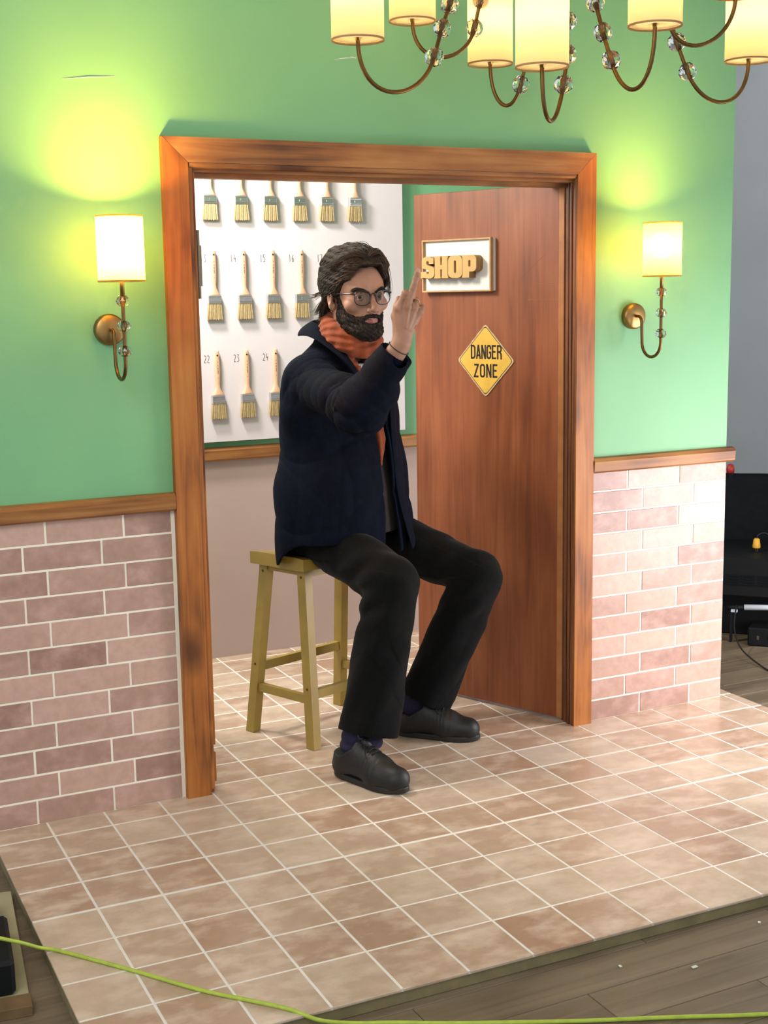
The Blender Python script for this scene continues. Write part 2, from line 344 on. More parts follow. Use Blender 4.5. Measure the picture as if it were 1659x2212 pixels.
gw = MB(); gw.box(-2.2, 7.4, 3.0, 3.1, -.041, 3.2); tag(gw.build('wall_back', M_grey), 'plain grey wall of the room far behind the set', kind='structure')
# ------------------------------------------------------------------ tiled platform
plat = thing('tiled_platform', 'low platform covered with square terracotta floor tiles under the doorway set', 'platform', (0, 0, 0))
X0, X1, Y0p, Y1p = -.005, 2.494, -1.212, 1.40
b = MB(); b.box(.045 * T, 16.255 * T, -4.115 * T, 12.81 * T, -.008, -.0007); o = b.build('grout_bed', M_fgrout, plat); o.location = (GO[0], GO[1], 0); o.rotation_euler = (0, 0, -TH)
b = MB(); b.box(.05 * T, 16.25 * T, -4.10 * T, 12.80 * T, -.0345, -.0081, .001); o = b.build('base_board', M_side, plat); o.location = (GO[0], GO[1], 0); o.rotation_euler = (0, 0, -TH)
g = .0150; lines_j = {}
def jy(j): return j + (.052 if j > 0 else 0.0)
tcache = {}
for j in range(-4, 13):
    for i in range(0, 17):
        u0, u1 = i + g, i + 1 - g
        v0 = jy(j) + g; v1 = (j + 1) - g + (.038 if j >= 0 else 0)
        if j == 0: v0 = g + .030
        if j == -4: v0 = -4.135
        if i == 0: u0 = .035 if j > -5 else 0
        if i == 16: u1 = 16.27
        if j == 12: v1 = 12.82
        if i == 16 and u1 - u0 < .05: continue
        w_, h_ = round((u1 - u0) * T, 4), round((v1 - v0) * T, 4)
        if (w_, h_) not in tcache:
            V, F = chamf(0, w_, 0, h_, -.006, 0, .0012); me = bpy.data.meshes.new('floor_tile'); me.from_pydata(V, [], F); me.materials.append(M_floor); tcache[w_, h_] = me
        o = link(bpy.data.objects.new('floor_tile', tcache[w_, h_]), plat)
        x, y = fw(u0, v0); o.location = (x, y, rng.uniform(-.0004, .0)); o.rotation_euler = (0, 0, -TH)
# ------------------------------------------------------------------ front set wall
b = MB(); b.box(-.004, .60, 0, .06, .858, 2.42); b.box(1.872, 2.447, 0, .06, .858, 2.42); b.box(.60, 1.872, 0, .06, 1.745, 2.42)
wf = b.build('wall_front', M_green); tag(wf, 'green painted set wall with doorway, lower part clad in pink brick tiles', kind='structure')
b = MB(); b.box(-.004, .60, -.0008, .06, 0.0, .858); b.box(1.872, 2.4465, -.0008, .06, 0.0, .858); b.build('grout_backing', M_grout, wf)
bc = {}
def brick(x0, x1, z0, z1):
    w_, h_ = round(x1 - x0, 4), round(z1 - z0, 4)
    if w_ < .006: return
    if (w_, h_) not in bc:
        V, F = chamf(0, w_, 0, .0055, 0, h_, .0012); me = bpy.data.meshes.new('brick_tile'); me.from_pydata(V, [], F); me.materials.append(M_brick); bc[w_, h_] = me
    o = link(bpy.data.objects.new('brick_tile', bc[w_, h_]), wf); o.location = (x0, -.0022 + rng.uniform(-.0006, .0006), z0)
gj = .0026
for (xa, xb, je, jo) in ((-.003, .530, .1325, .1935), (1.897, 2.4465, 2.1045, 2.0435)):
    for r in range(12):
        z0 = r * .0683 + (.001 if r == 0 else gj - .0015); z1 = (r + 1) * .0683 - gj - .0015
        if r == 11: z1 = .8135
        jn = (je if r % 2 == 0 else jo) - 2 * .2065
        xs = [jn + k * .2065 for k in range(6)]
        for k in range(5):
            a0, a1 = xs[k] + gj, xs[k + 1] - gj
            a0, a1 = max(a0, xa), min(a1, xb)
            if a1 > a0: brick(a0, a1, z0, z1)
# scuffs scratched into the paint
for (p, q) in (((.300, 1.917), (.432, 1.930)), ((1.044, 2.009), (1.111, 2.018)), ((1.093, 2.019), (1.109, 2.015))):
    sc = MB(); sc.tube([(p[0], -.0003, p[1]), ((p[0] + q[0]) / 2, -.0007, (p[1] + q[1]) / 2 + .001), (q[0], -.0003, q[1])], [.0004, .0011, .0004], 6); sc.build('scuff', M_signw, wf)
# ------------------------------------------------------------------ timber trim
def prof_x(mb, x0, x1, prof):  # extrude yz profile along x
    n = len(prof); V = [(x0, y, z) for y, z in prof] + [(x1, y, z) for y, z in prof]
    mb.add(V, [tuple(range(n - 1, -1, -1)), tuple(range(n, 2 * n))] + [(i, (i + 1) % n, (i + 1) % n + n, i + n) for i in range(n)])
def dado(name, x0, x1, y, lab, endcap=False):
    m = MB(); pr = [(y, .812), (y - .018, .812), (y - .026, .818), (y - .027, .832), (y - .029, .848), (y - .022, .858), (y - .012, .8605), (y, .8605)]
    prof_x(m, x0, x1, pr); o = m.build(name, M_pineh); fixn(o); tag(o, lab, kind='structure'); return o
dado('trim_1', -.004, .539, 0, 'stained pine dado rail on the wall left of the doorway')
dado('trim_2', 1.898, 2.463, 0, 'stained pine dado rail on the wall right of the doorway')
# door casing
cas = thing('trim_3', 'stained knotty pine casing around the doorway', None); tag(cas, kind='structure')
def casing_up(x0, x1, inner, z1o, z1i):
    # mitred upright: x0 outer, x1 inner
    m = MB(); yb, yf = 0.0, -.024
    P = [(x0, 0), (x1, 0), (x1, z1i), (x0, z1o)]
    m.prism(P, lambda x, z, d: (x, d, z), yf, yb); o = m.build('casing_board', M_pine, cas); fixn(o); return o
casing_up(.541, .609, 1, 1.786, 1.722); casing_up(1.896, 1.829, 1, 1.786, 1.722)
m = MB(); m.prism([(.5415, 1.7865), (1.8955, 1.7865), (1.8285, 1.7225), (.6095, 1.7225)], lambda x, z, d: (x, d, z), -.0245, 0); o = m.build('casing_board', M_pineh, cas); fixn(o)
# rounded under-moulding of the head
m = MB(); prof_x(m, .613, 1.826, [(-.021, 1.7222), (-.021, 1.716), (-.017, 1.711), (-.009, 1.709), (0.0, 1.709), (0, 1.7222)]); fixn(m.build('head_moulding', M_pineh, cas))
m = MB(); m.box(.612, 1.852, 0.0, .095, 1.700, 1.745, .001); m.build('head_lining', M_pineh, cas)
m = MB(); m.box(.612, 1.84, 0.030, .062, 1.688, 1.702, .001); m.build('head_stop', M_pineh, cas)
# left upright lining
m = MB()
for z0, z1, xx in ((.030, .115, .632), (.137, 1.700, .632)): m.box(.600, xx, -.004, .060, z0, z1, .0015)
m.box(.600, .624, -.004, .060, 0, .030, .001); m.box(.600, .622, -.004, .06, .113, .139, .001)
m.build('jamb_lining', M_pine, cas)
m = MB(); m.box(.606, .622, -.018, -.003, .012, 1.712, .003); m.build('edge_bead', M_pine, cas)
# right upright lining with its steps
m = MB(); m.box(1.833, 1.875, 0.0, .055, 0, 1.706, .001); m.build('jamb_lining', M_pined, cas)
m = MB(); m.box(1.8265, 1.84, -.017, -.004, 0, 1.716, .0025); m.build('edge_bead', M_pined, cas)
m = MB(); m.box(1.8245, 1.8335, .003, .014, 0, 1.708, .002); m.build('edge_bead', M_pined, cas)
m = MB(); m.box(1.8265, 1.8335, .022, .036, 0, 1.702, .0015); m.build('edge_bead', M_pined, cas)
# old hinge on the left upright
hg = MB(); hg.box(.632, .636, .006, .034, 1.372, 1.552, .0008); hg.build('hinge_leaf', M_steel, cas)
hg = MB(); hg.tube([(.640, .010, 1.372), (.640, .010, 1.552)], .0042, 12); hg.tube([(.646, .018, 1.405), (.646, .018, 1.512)], .0052, 12); hg.build('hinge_barrel', M_steel, cas)
# ------------------------------------------------------------------ inner back wall
b = MB(); b.box(.30, 2.44, 1.330, 1.385, .79, 2.42); wb = b.build('wall_inner', M_green); tag(wb, 'green painted back wall of the set seen through the doorway', kind='structure')
b = MB(); b.box(.30, 2.44, 1.3305, 1.385, 0.0, .79); b.build('lower_panel', M_pinkwall, wb)
m = MB(); prof_x(m, .30, 2.44, [(1.330, .767), (1.313, .767), (1.306, .774), (1.305, .79), (1.304, .806), (1.309, .814), (1.318, .817), (1.330, .817)]); o = m.build('trim_4', M_pineh); fixn(o); tag(o, 'stained pine dado rail across the inner back wall', kind='structure')
# ------------------------------------------------------------------ door leaf
HX, HY = 1.825, .04; dx, dy = -.377932, .925833; nx, ny = -.925833, -.377932
def dp(t, z, d): return (HX + dx * t + nx * d, HY + dy * t + ny * d, z)
door = thing('door_1', 'red-brown plywood door standing half open into the set', 'door', (HX, HY, 0)); tag(door, kind='structure')
def dpl(t, z, d): p = dp(t, z, d); return (p[0] - HX, p[1] - HY, p[2])
def dbox(mb, t0, t1, z0, z1, d0, d1, c=0.0, f=None):
    q = MB(); q.box(t0, t1, d0, d1, z0, z1, c); mb.add([(f or dpl)(v[0], v[2], v[1]) for v in q.V], q.F); return mb
o = dbox(MB(), .021, .600, .010, 1.702, -.035, 0, .001).build('leaf_panel', M_door, door); fixn(o)
o = dbox(MB(), .0, .0205, .010, 1.702, -.035, .002, .001).build('edge_lipping', M_doorlip, door); fixn(o)
for z in (.25, 1.45):
    o = MB(); o.tube([dpl(-.004, z, -.036), dpl(-.004, z + .08, -.036)], .005, 10); o.build('hinge', M_steel, door)
# thin scratches in the stain
for a, b_ in (((.078, 1.487), (.165, 1.418)), ((.02, 1.405), (.10, 1.402)), ((.135, 1.352), (.02, 1.352))):
    sc = MB(); P0 = dpl(a[0], a[1], .0002); P1 = dpl(b_[0], b_[1], .0002); sc.tube([P0, P1], .0005, 5); sc.build('scratch', M_doorlip, door)
# ------------------------------------------------------------------ SHOP sign
def sp(t, z, d): return dp(t, z, d)
sg = thing('shop_sign', 'white framed sign with raised golden block letters SHOP mounted on the door', 'sign', dp(.406, 1.381, 0))
sl = Vector(dp(.406, 1.381, 0))
def sgl(t, z, d): return tuple(Vector(dp(t, z, d)) - sl)
def R_(mb, *a, **k): return dbox(mb, *a, f=sgl, **k)
t0, t1, z0, z1 = .264, .548, 1.381, 1.551
fixn(R_(MB(), t0 - .004, t1 - .004, z0 + .002, z1 - .001, .0, .008, c=.001).build('backing_plate', M_edge, sg))
fixn(R_(MB(), t0 + .004, t1 - .004, z0 + .004, z1 - .004, .009, .0125, c=0).build('sign_panel', M_signw, sg))
for nm, a in (('frame_rail', (t0, t1, z1 - .0055, z1, .009, .024)), ('frame_rail', (t0, t1, z0, z0 + .0055, .009, .024)), ('frame_stile', (t0, t0 + .0055, z0 + .0055, z1 - .0055, .009, .024)), ('frame_stile', (t1 - .0055, t1, z0 + .0055, z1 - .0055, .009, .024))):
    fixn(R_(MB(), *a, c=.0006).build(nm, M_rim, sg))
def letter(name, outer, holes, tl, wd, zb, ht, fpos, d0, d1, mat, mat2, parent):
    # outline with bridged holes, filled through a 2D curve so that counters stay open
    cu = bpy.data.curves.new(name, 'CURVE'); cu.dimensions = '2D'; cu.fill_mode = 'BOTH'
    for P in [outer] + holes:
        s = cu.splines.new('POLY'); s.points.add(len(P) - 1); s.use_cyclic_u = True
        for i, (x, y) in enumerate(P): s.points[i].co = (x * wd, y * ht, 0, 1)
    cu.extrude = .5
    ob = bpy.data.objects.new(name, cu); COL.objects.link(ob)
    dg = bpy.context.evaluated_depsgraph_get(); me = bpy.data.meshes.new_from_object(ob.evaluated_get(dg)); COL.objects.unlink(ob); bpy.data.objects.remove(ob)
    me.materials.clear(); me.materials.append(mat); me.materials.append(mat2)
    for v in me.vertices:
        k = v.co.z + .5; v.co = fpos(tl - v.co.x, zb + v.co.y, d0 + (d1 - d0) * k)
    me.update(); bm = bmesh.new(); bm.from_mesh(me); bmesh.ops.remove_doubles(bm, verts=bm.verts, dist=1e-6); bmesh.ops.recalc_face_normals(bm, faces=bm.faces); bm.to_mesh(me); bm.free()
    for p in me.polygons:
        n = p.normal; p.material_index = 0 if abs(n.x * nx + n.y * ny) > .7 else 1
    o = bpy.data.objects.new(name, me); return link(o, parent)
def rr(x0, y0, x1, y1, r, n=5):
    P = []
    for cx, cy, a0 in ((x1 - r, y1 - r, 0), (x0 + r, y1 - r, 90), (x0 + r, y0 + r, 180), (x1 - r, y0 + r, 270)):
        for k in range(n + 1): a = math.radians(a0 + 90 * k / n); P.append((cx + r * math.cos(a), cy + r * math.sin(a)))
    return P
def rrx(x0, y0, x1, y1, rx, ry, n=6):
    P = []
    for cx, cy, a0 in ((x1 - rx, y1 - ry, 0), (x0 + rx, y1 - ry, 90), (x0 + rx, y0 + ry, 180), (x1 - rx, y0 + ry, 270)):
        for k in range(n + 1): a = math.radians(a0 + 90 * k / n); P.append((cx + rx * math.cos(a), cy + ry * math.sin(a)))
    return P
def arcp(cx, cy, rx, ry, a0, a1, n=6): return [(cx + rx * math.cos(math.radians(a0 + (a1 - a0) * k / n)), cy + ry * math.sin(math.radians(a0 + (a1 - a0) * k / n))) for k in range(n + 1)]
LH = [(0, 0), (.46, 0), (.46, .07), (.43, .10), (.43, .40), (.57, .40), (.57, .10), (.54, .07), (.54, 0), (1, 0), (1, .07), (.96, .10), (.96, .90), (1, .93), (1, 1), (.54, 1), (.54, .93), (.57, .90), (.57, .60), (.43, .60), (.43, .90), (.46, .93), (.46, 1), (0, 1), (0, .93), (.04, .90), (.04, .10), (0, .07)]
LO = rrx(0, 0, 1, 1, .36, .22); LOh = rrx(.41, .22, .57, .78, .07, .05)
LP = [(0, 0), (.50, 0), (.50, .27)] + arcp(.72, .47, .28, .20, -90, 0) + arcp(.72, .80, .28, .20, 0, 90) + [(0, 1), (0, .93), (.04, .9), (.04, .10), (0, .07)]
LPh = rrx(.44, .48, .60, .78, .07, .06)
LS = arcp(.5, .80, .42, .20, 60, 180) + arcp(.34, .58, .26, .14, 180, 270) + [(.58, .36)] + [(.60, .24), (.52, .20), (.42, .24), (.42, .32), (0, .32), (0, 0), (.16, .04)] + arcp(.62, .20, .38, .20, -110, 0) + arcp(.66, .40, .34, .16, 0, 80) + [(.50, .60), (.40, .68), (.42, .78), (.50, .80), (.60, .76), (.60, .66), (.94, .66), (.94, .95), (.80, .93)]
for nm, ol, hl, tl in (('letter', LS, [], .533), ('letter', LH, [], .4755), ('letter', LO, [LOh], .4175), ('letter', LP, [LPh], .3605)):
    letter(nm, ol, hl, tl, .0575, 1.4255, .0715, sgl, .0127, .048, M_sletter, M_sletterd, sg)
# ------------------------------------------------------------------ DANGER ZONE sign
dc = Vector(dp(.301, 1.159, 0)); ds = thing('danger_sign', 'yellow diamond DANGER ZONE sign fixed to the middle of the door', 'sign', dc)
def dgl(t, z, d): return tuple(Vector(dp(t, z, d)) - dc)
def diamond(s, r, j=0):
    C = [(s, 0), (0, s * 1.03), (-s, 0), (0, -s * 1.03)]; P = []
    for k in range(4):
        a, c, b_ = C[k - 1], C[k], C[(k + 1) % 4]; cut = .075
        p0 = (c[0] + (a[0] - c[0]) * cut, c[1] + (a[1] - c[1]) * cut); p1 = (c[0] + (b_[0] - c[0]) * cut, c[1] + (b_[1] - c[1]) * cut)
        for t in (0, .25, .5, .75, 1): P.append(tuple((1 - t) ** 2 * p0[q] + 2 * t * (1 - t) * c[q] + t * t * p1[q] for q in (0, 1)))
        for u in np.linspace(.14, .86, 10):
            e = 1 + (rng.uniform(-.014, .006) if j else 0); P.append(((c[0] * (1 - u) + b_[0] * u) * e, (c[1] * (1 - u) + b_[1] * u) * e))
    return P
def flat(name, P, d0, d1, mat, f, tcen, zcen, parent):
    m = MB(); m.prism([(x, y) for x, y in P], lambda x, z, d: f(tcen - x, zcen + z, d), d0, d1); return fixn(m.build(name, mat, parent))
flat('plate', diamond(.1155, 0, 1), 0.0004, .003, M_cream, dgl, .301, 1.159, ds)
flat('black_border', diamond(.1095, 0), .003, .0032, M_blk, dgl, .301, 1.159, ds)
flat('yellow_face', diamond(.1068, 0), .0032, .0034, M_yel, dgl, .301, 1.159, ds)
WS = .0088 / .0185 * .5
def word(txt, x0, x1, zb, ht, f, d0, d1, sw, mat, parent, gap=.16, name='lettering'):
    G = {'D': [([(.12, 0), (.12, 1)], 0), ([(.12, .93), (.6, .93), (.86, .80), (.86, .2), (.6, .07), (.12, .07)], 0)],
         'A': [([(.10, 0), (.50, 1.0)], 0), ([(.90, 0), (.50, 1.0)], 0), ([(.25, .26), (.75, .26)], 0)],
         'N': [([(.13, 0), (.13, 1)], 0), ([(.87, 0), (.87, 1)], 0), ([(.15, .97), (.85, .03)], 0)],
         'G': [([(.87, .68), (.87, .82), (.68, .93), (.34, .93), (.13, .80), (.13, .2), (.34, .07), (.68, .07), (.87, .2), (.87, .47), (.52, .47)], 0)],
         'E': [([(.15, 0), (.15, 1)], 0), ([(.15, .93), (.92, .93)], 0), ([(.15, .52), (.80, .52)], 0), ([(.15, .07), (.92, .07)], 0)],
         'R': [([(.13, 0), (.13, 1)], 0), ([(.13, .93), (.62, .93), (.85, .82), (.85, .62), (.62, .52), (.13, .52)], 0), ([(.55, .52), (.86, .36), (.88, 0)], 0)],
         'Z': [([(.08, .93), (.86, .93), (.14, .07), (.92, .07)], 0)],
         'O': [(rrx(.13, .07, .87, .93, .3, .16, 3), 1)]}
    n = len(txt); cw = (x1 - x0) / (n + (n - 1) * gap); m = MB(); x = x0
    for ch in txt:
        for st, cl in G[ch]: m.ribbon([(x + a * cw, zb + b_ * ht) for a, b_ in st], sw, lambda a, z, d: f(a, z, d), d0, d1, bool(cl))
        x += cw * (1 + gap)
    return m.build(name, mat, parent)
fd = lambda a, z, d: dgl(.301 - a, 1.163 + z, d)
word('DANGER', -.0585, .0655, .0007, .0463, fd, .0034, .0037, .0060, M_blk, ds)
word('ZONE', -.0475, .0495, -.0592, .0445, fd, .0034, .0037, .0060, M_blk, ds, .22)
# ------------------------------------------------------------------ brush display board
bd = thing('display_board', 'large white board numbered in pencil hung on the inner back wall', 'board', (.66, 1.33, .84))
b = MB(); b.box(0, 1.262, -.030, -.001, 0, 1.12, .001); b.build('panel', M_white, bd)
def digit(m, ch, x, z, w_, h, f):
    G = {'1': [[(.45, 1), (.5, 0)]], '2': [[(.1, .85), (.4, 1), (.8, .85), (.75, .6), (.1, .02), (.95, .0)]], '3': [[(.15, 1), (.8, .97), (.4, .62), (.8, .45), (.8, .15), (.45, 0), (.1, .05)]],
         '4': [[(.45, 1), (.12, .42), (.9, .45)], [(.68, .62), (.66, 0)]], '5': [[(.85, 1), (.2, .98), (.2, .62), (.7, .58), (.85, .3), (.6, .02), (.1, .05)]],
         '6': [[(.6, 1), (.2, .6), (.12, .25), (.35, 0), (.75, .08), (.8, .38), (.5, .5), (.18, .35)]], '7': [[(.1, 1), (.9, .98), (.45, 0)]], '8': [[(.5, .55), (.15, .8), (.5, 1), (.85, .8), (.5, .55), (.1, .25), (.5, 0), (.9, .25), (.5, .55)]],
         '9': [[(.85, .7), (.5, .5), (.15, .7), (.5, 1), (.85, .8), (.7, 0)]], '0': [[(.5, 1), (.12, .6), (.3, .05), (.7, .05), (.88, .6), (.5, 1)]]}
    for st in G[ch]: m.ribbon([(x + a * w_, z + b_ * h) for a, b_ in st], .0022, f, -.0302, -.0300)
def make_brush():
    root = thing('paint_brush', '', 'paint brush')
    pr = [(0, .008), (.004, .0085), (.010, .0095), (.016, .0100), (.025, .0105), (.05, .0118), (.075, .0122), (.10, .0108), (.125, .0088), (.138, .0098), (.150, .0155), (.160, .0225), (.164, .0232)]
    P = [(-wd if k > 1 or z > .0 else -wd, -z) for k, (z, wd) in enumerate(pr)] + [(wd, -z) for z, wd in reversed(pr)]
    P = [(-.0045, .0015)] + P + [(.0045, .0015)]
    # handle: lens-shaped cross-section, thinner towards the outline
    m = MB(); rows = [(.0015, .004, .004)] + [(-z, wd, .0075 if z < .1 else .0085) for z, wd in pr]; n = 10; V = []; F = []
    for z, wd, dp_ in rows:
        for k in range(n): a = 2 * math.pi * k / n; V.append((wd * math.copysign(abs(math.cos(a)) ** .8, math.cos(a)), -.011 + dp_ * math.copysign(abs(math.sin(a)) ** .8, math.sin(a)) * .9, z))
    for i in range(len(rows) - 1):
        for k in range(n): F.append((i * n + k, i * n + (k + 1) % n, (i + 1) * n + (k + 1) % n, (i + 1) * n + k))
    F += [tuple(range(n)), tuple((len(rows) - 1) * n + k for k in range(n))]
    m.add(V, F); h = fixn(m.build('handle', M_handle, root, True))
    m = MB(); m.lathe([(.0001, -.0004), (.0033, -.0004), (.0033, 0)], (0, -.0182, -.0165), 10, ax=Matrix.Rotation(math.pi / 2, 3, 'X')); m.build('hanging_hole', M_hole, h)
    m = MB()
    for z, l in ((-.040, .003), (-.052, .004), (-.061, .007), (-.071, .008), (-.080, .004), (-.098, .003)): m.box(-.0009, .0012, -.0186, -.0183, z - l, z)
    m.build('printed_mark', M_ink, h)
    m = MB(); m.box(-.0245, .0245, -.020, -.002, -.196, -.1635, .001); fe = m.build('ferrule', M_ferr, root)
    m = MB()
    for z in (-.1685, -.1865, -.1925): m.tube([(-.024, -.0200, z), (.024, -.0200, z)], .0016, 6)
    m.box(-.004, .005, -.0208, -.0195, -.181, -.174, .0004)
    m.build('ferrule_rib', M_ferr, fe)
    # bristles: fanned block with combed front and ragged end
    m = MB(); nx_ = 22; V = []; F = []
    for s in (0, 1):
        for i in range(nx_ + 1):
            u = i / nx_ * 2 - 1; j = .0006 * math.sin(i * 2.1) + .0005 * math.sin(i * 5.3)
            for q, (z, hw, y) in enumerate(((-.1955, .0238, .0085), (-.222, .0262, .0078), (-.252, .0295, .0062))):
                V.append((u * hw, (-.011 - y - j) if s == 0 else (-.011 + y), z - (.0015 * math.sin(i * 1.7) + .001 * math.sin(i * 3.9) if q == 2 else 0)))
    N = nx_ + 1
    def I(s, i, q): return s * N * 3 + i * 3 + q
    for i in range(nx_):
        for q in (0, 1): F.append((I(0, i, q), I(0, i, q + 1), I(0, i + 1, q + 1), I(0, i + 1, q))); F.append((I(1, i, q), I(1, i + 1, q), I(1, i + 1, q + 1), I(1, i, q + 1)))
        F.append((I(0, i, 2), I(1, i, 2), I(1, i + 1, 2), I(0, i + 1, 2)))
    for q in (0, 1): F.append((I(0, 0, q), I(1, 0, q), I(1, 0, q + 1), I(0, 0, q + 1))); F.append((I(0, nx_, q), I(0, nx_, q + 1), I(1, nx_, q + 1), I(1, nx_, q)))
    m.add(V, F); fixn(m.build('bristles', M_brist, root)); return root
proto = make_brush()
def copy_tree(o, parent=None):
    c = o.copy(); COL.objects.link(c); c.parent = parent
    for ch in list(o.children): copy_tree(ch, c)
    return c
colw = ['leftmost', 'second', 'third', 'fourth', 'fifth', 'sixth']
first = True
nums = [['4', '5', '6', '7', '8', '9'], ['13', '14', '15', '16', '17', '18'], ['22', '23', '24', '25', '26', '27']]
for r, ztop in enumerate((1.907, 1.547, 1.180)):
    for c in range(6):
        if r == 2 and c > 2: continue
        x = 1.128 + c * .1165 + (.004 if r else 0)
        br = proto if first else copy_tree(proto); first = False
        br.location = (x, 1.300, ztop); br.rotation_euler = (0, math.radians(rng.uniform(-.8, .8)), 0)
        if r == 0: lb = f'{colw[c]} wooden-handled paint brush in the top row of the white board'
        elif c < 5: lb = f'{colw[c]} paint brush of the {("top", "middle", "bottom")[r]} row, hanging right of the pencilled {nums[r][c]}'
        else: lb = 'paint brush of the middle row mostly hidden behind the seated man\'s hair'
        br['label'] = lb; br['group'] = 'flat paint brushes on the numbered board'
        if not (r == 0):
            m = MB()
            for k, ch in enumerate(nums[r][c]): digit(m, ch, x - .66 - .046 + k * .0125, ztop - .84 - .043, .0095, .027, lambda a, z, d: (a, d, z))
            m.build('number', M_ink, bd)
# ------------------------------------------------------------------ wall sconces
def beadmesh(r, sz=.86, seed=1):
    bm = bmesh.new(); bmesh.ops.create_icosphere(bm, subdivisions=2, radius=r); g_ = np.random.default_rng(seed)
    for v in bm.verts: v.co *= 1 + g_.uniform(-.05, .04); v.co.z *= sz
    me = bpy.data.meshes.new('glass_bead'); bm.to_mesh(me); bm.free(); me.materials.append(M_bead); return me
BEAD = [beadmesh(.0172, .88, s) for s in (1, 2, 3)]
BEADC = [beadmesh(.0232, .94, s) for s in (4, 5, 6)]
def shade(parent, c, r, h, mat, cam_=0):
    x, y, z = c; m = MB(); th = .0012
    m.lathe([(r, 0), (r, h * .5), (r, h)], (x, y, z), 48); o = m.build('lamp_shade', mat, parent, True); fixn(o)
    for zz in (.0015, h - .0015):
        e = MB(); e.lathe([(r + .0006, -.002), (r + .0006, .002), (r - .002, .002), (r - .002, -.002)], (x, y, z + zz), 48, close=True)
        e.build('shade_rim', mat, o, True)
    m = MB(); m.lathe([(.010, .002), (r - .002, .002), (r - .002, .003), (.010, .003)], (x, y, z + .004), 40, close=True); m.build('diffuser', M_diff, parent, True)
    return o
def lampin(parent, c, power, col, rad=.022):
    m = MB(); m.lathe([(.0001, .030), (.008, .027), (.016, .018), (.018, .008), (.014, -.005), (.008, -.016), (.0065, -.024)], c, 16); o = m.build('bulb', M_bulb, parent, True)
    l = bpy.data.lights.new('bulb_light', 'POINT'); l.energy = power; l.color = col; l.shadow_soft_size = rad
    lo = bpy.data.objects.new('bulb_light', l); lo.location = c; link(lo, parent); return o
def sconce(x, label, power):
    s = thing('wall_sconce', label, 'wall lamp', (x, 0, 1.297), group='brass wall sconces with glass beads')
    ax = Matrix.Rotation(math.pi / 2, 3, 'X'); m = MB()
    m.lathe([(.0405, 0.0), (.0405, .012), (.039, .018), (.034, .0215), (.010, .0225), (.0001, .0225)], (0, -.0002, 0), 40, ax=ax); fixn(m.build('wall_plate', M_brass, s, True))
    P = [Vector(p) for p in bez((0, -.020, 0), (0, -.046, .002), (0, -.050, -.004), (0, -.051, -.035), 8)] + [Vector((0, -.052, -.060)), Vector((0, -.053, -.072))]
    P += [Vector((0, -.099 - .046 * math.cos(a), -.080 - .042 * math.sin(a))) for a in np.linspace(math.pi - .05, 0, 14)][0:0]
    P += [Vector((0, -.099 + .046 * math.cos(a), -.078 - .046 * math.sin(a))) for a in np.linspace(.05, math.pi, 16)]
    P += [Vector((0, -.145, z)) for z in (-.05, 0, .05, .085)]
    m = MB(); m.tube(P, .0047, 12); m.build('arm', M_brassd, s, True)
    m = MB(); m.tube([(0, -.145, .083), (0, -.145, .150)], .0056, 12); m.build('candle_tube', M_brass, s, True)
    for k, z in enumerate((-.051, .011, .073)):
        b_ = bpy.data.objects.new('glass_bead', BEAD[k]); b_.location = (0, -.145, z); link(b_, s)
    shade(s, (0, -.145, .120), .0577, .160, M_shade)
    lampin(s, (0, -.145, .212), power, (1.0, .53, .075), .042)
    m = MB()
    for a in (0, 2.09, 4.19): m.tube([(0, -.145, .150), (.0565 * math.cos(a), -.145 + .0565 * math.sin(a), .135)], .0009, 6)
    m.build('shade_spider', M_brassd, s)
    return s
sconce(.386, 'brass wall sconce with lit shade left of the doorway', 78)
sconce(2.053, 'brass wall sconce with lit shade right of the doorway', 34)
# ------------------------------------------------------------------ chandelier
cx, cy, cz = 1.330, -.640, 2.60
ch = thing('chandelier', 'brass chandelier with cream shades and glass beads hanging in front of the wall', 'chandelier', (cx, cy, cz))
def L_(p): return Vector(p) - Vector((cx, cy, cz))
m = MB(); m.lathe([(.0001, -.06), (.02, -.055), (.035, -.03), (.035, .03), (.02, .05), (.009, .06), (.009, .60), (.0001, .60)], (0, 0, 0), 24); m.build('hub', M_brass, ch, True)
arms = [((.8147, -.6265, 1.936), [(1.0296, -.5891, 1.9205), (1.062, -.5697, 1.9913), (1.0925, -.5538, 2.0489)], .145),
        ((1.1286, -.2963, 2.059), [(1.2790, -.3509, 2.0455), (1.298, -.3492, 2.115)], .115),
        ((1.3555, -.3015, 1.967), [(1.4004, -.3798, 1.9076), (1.409, -.40, 1.975), (1.405, -.42, 2.04)], .105),
        ((1.1604, -.8455, 1.865), [(1.2640, -.7762, 1.8441), (1.289, -.757, 1.9155), (1.303, -.735, 1.9934)], .145),
        ((1.3786, -.9616, 1.947), [(1.3667, -.8175, 1.898), (1.366, -.7854, 1.9649), (1.3655, -.7557, 2.037)], .145),
        ((1.8628, -.7171, 1.941), [(1.6892, -.693, 1.9097), (1.668, -.6753, 1.9814), (1.645, -.67, 2.05)], .125),
        ((1.7405, -.8044, 2.072), [(1.590, -.742, 2.012), (1.575, -.73, 2.09)], .115)]
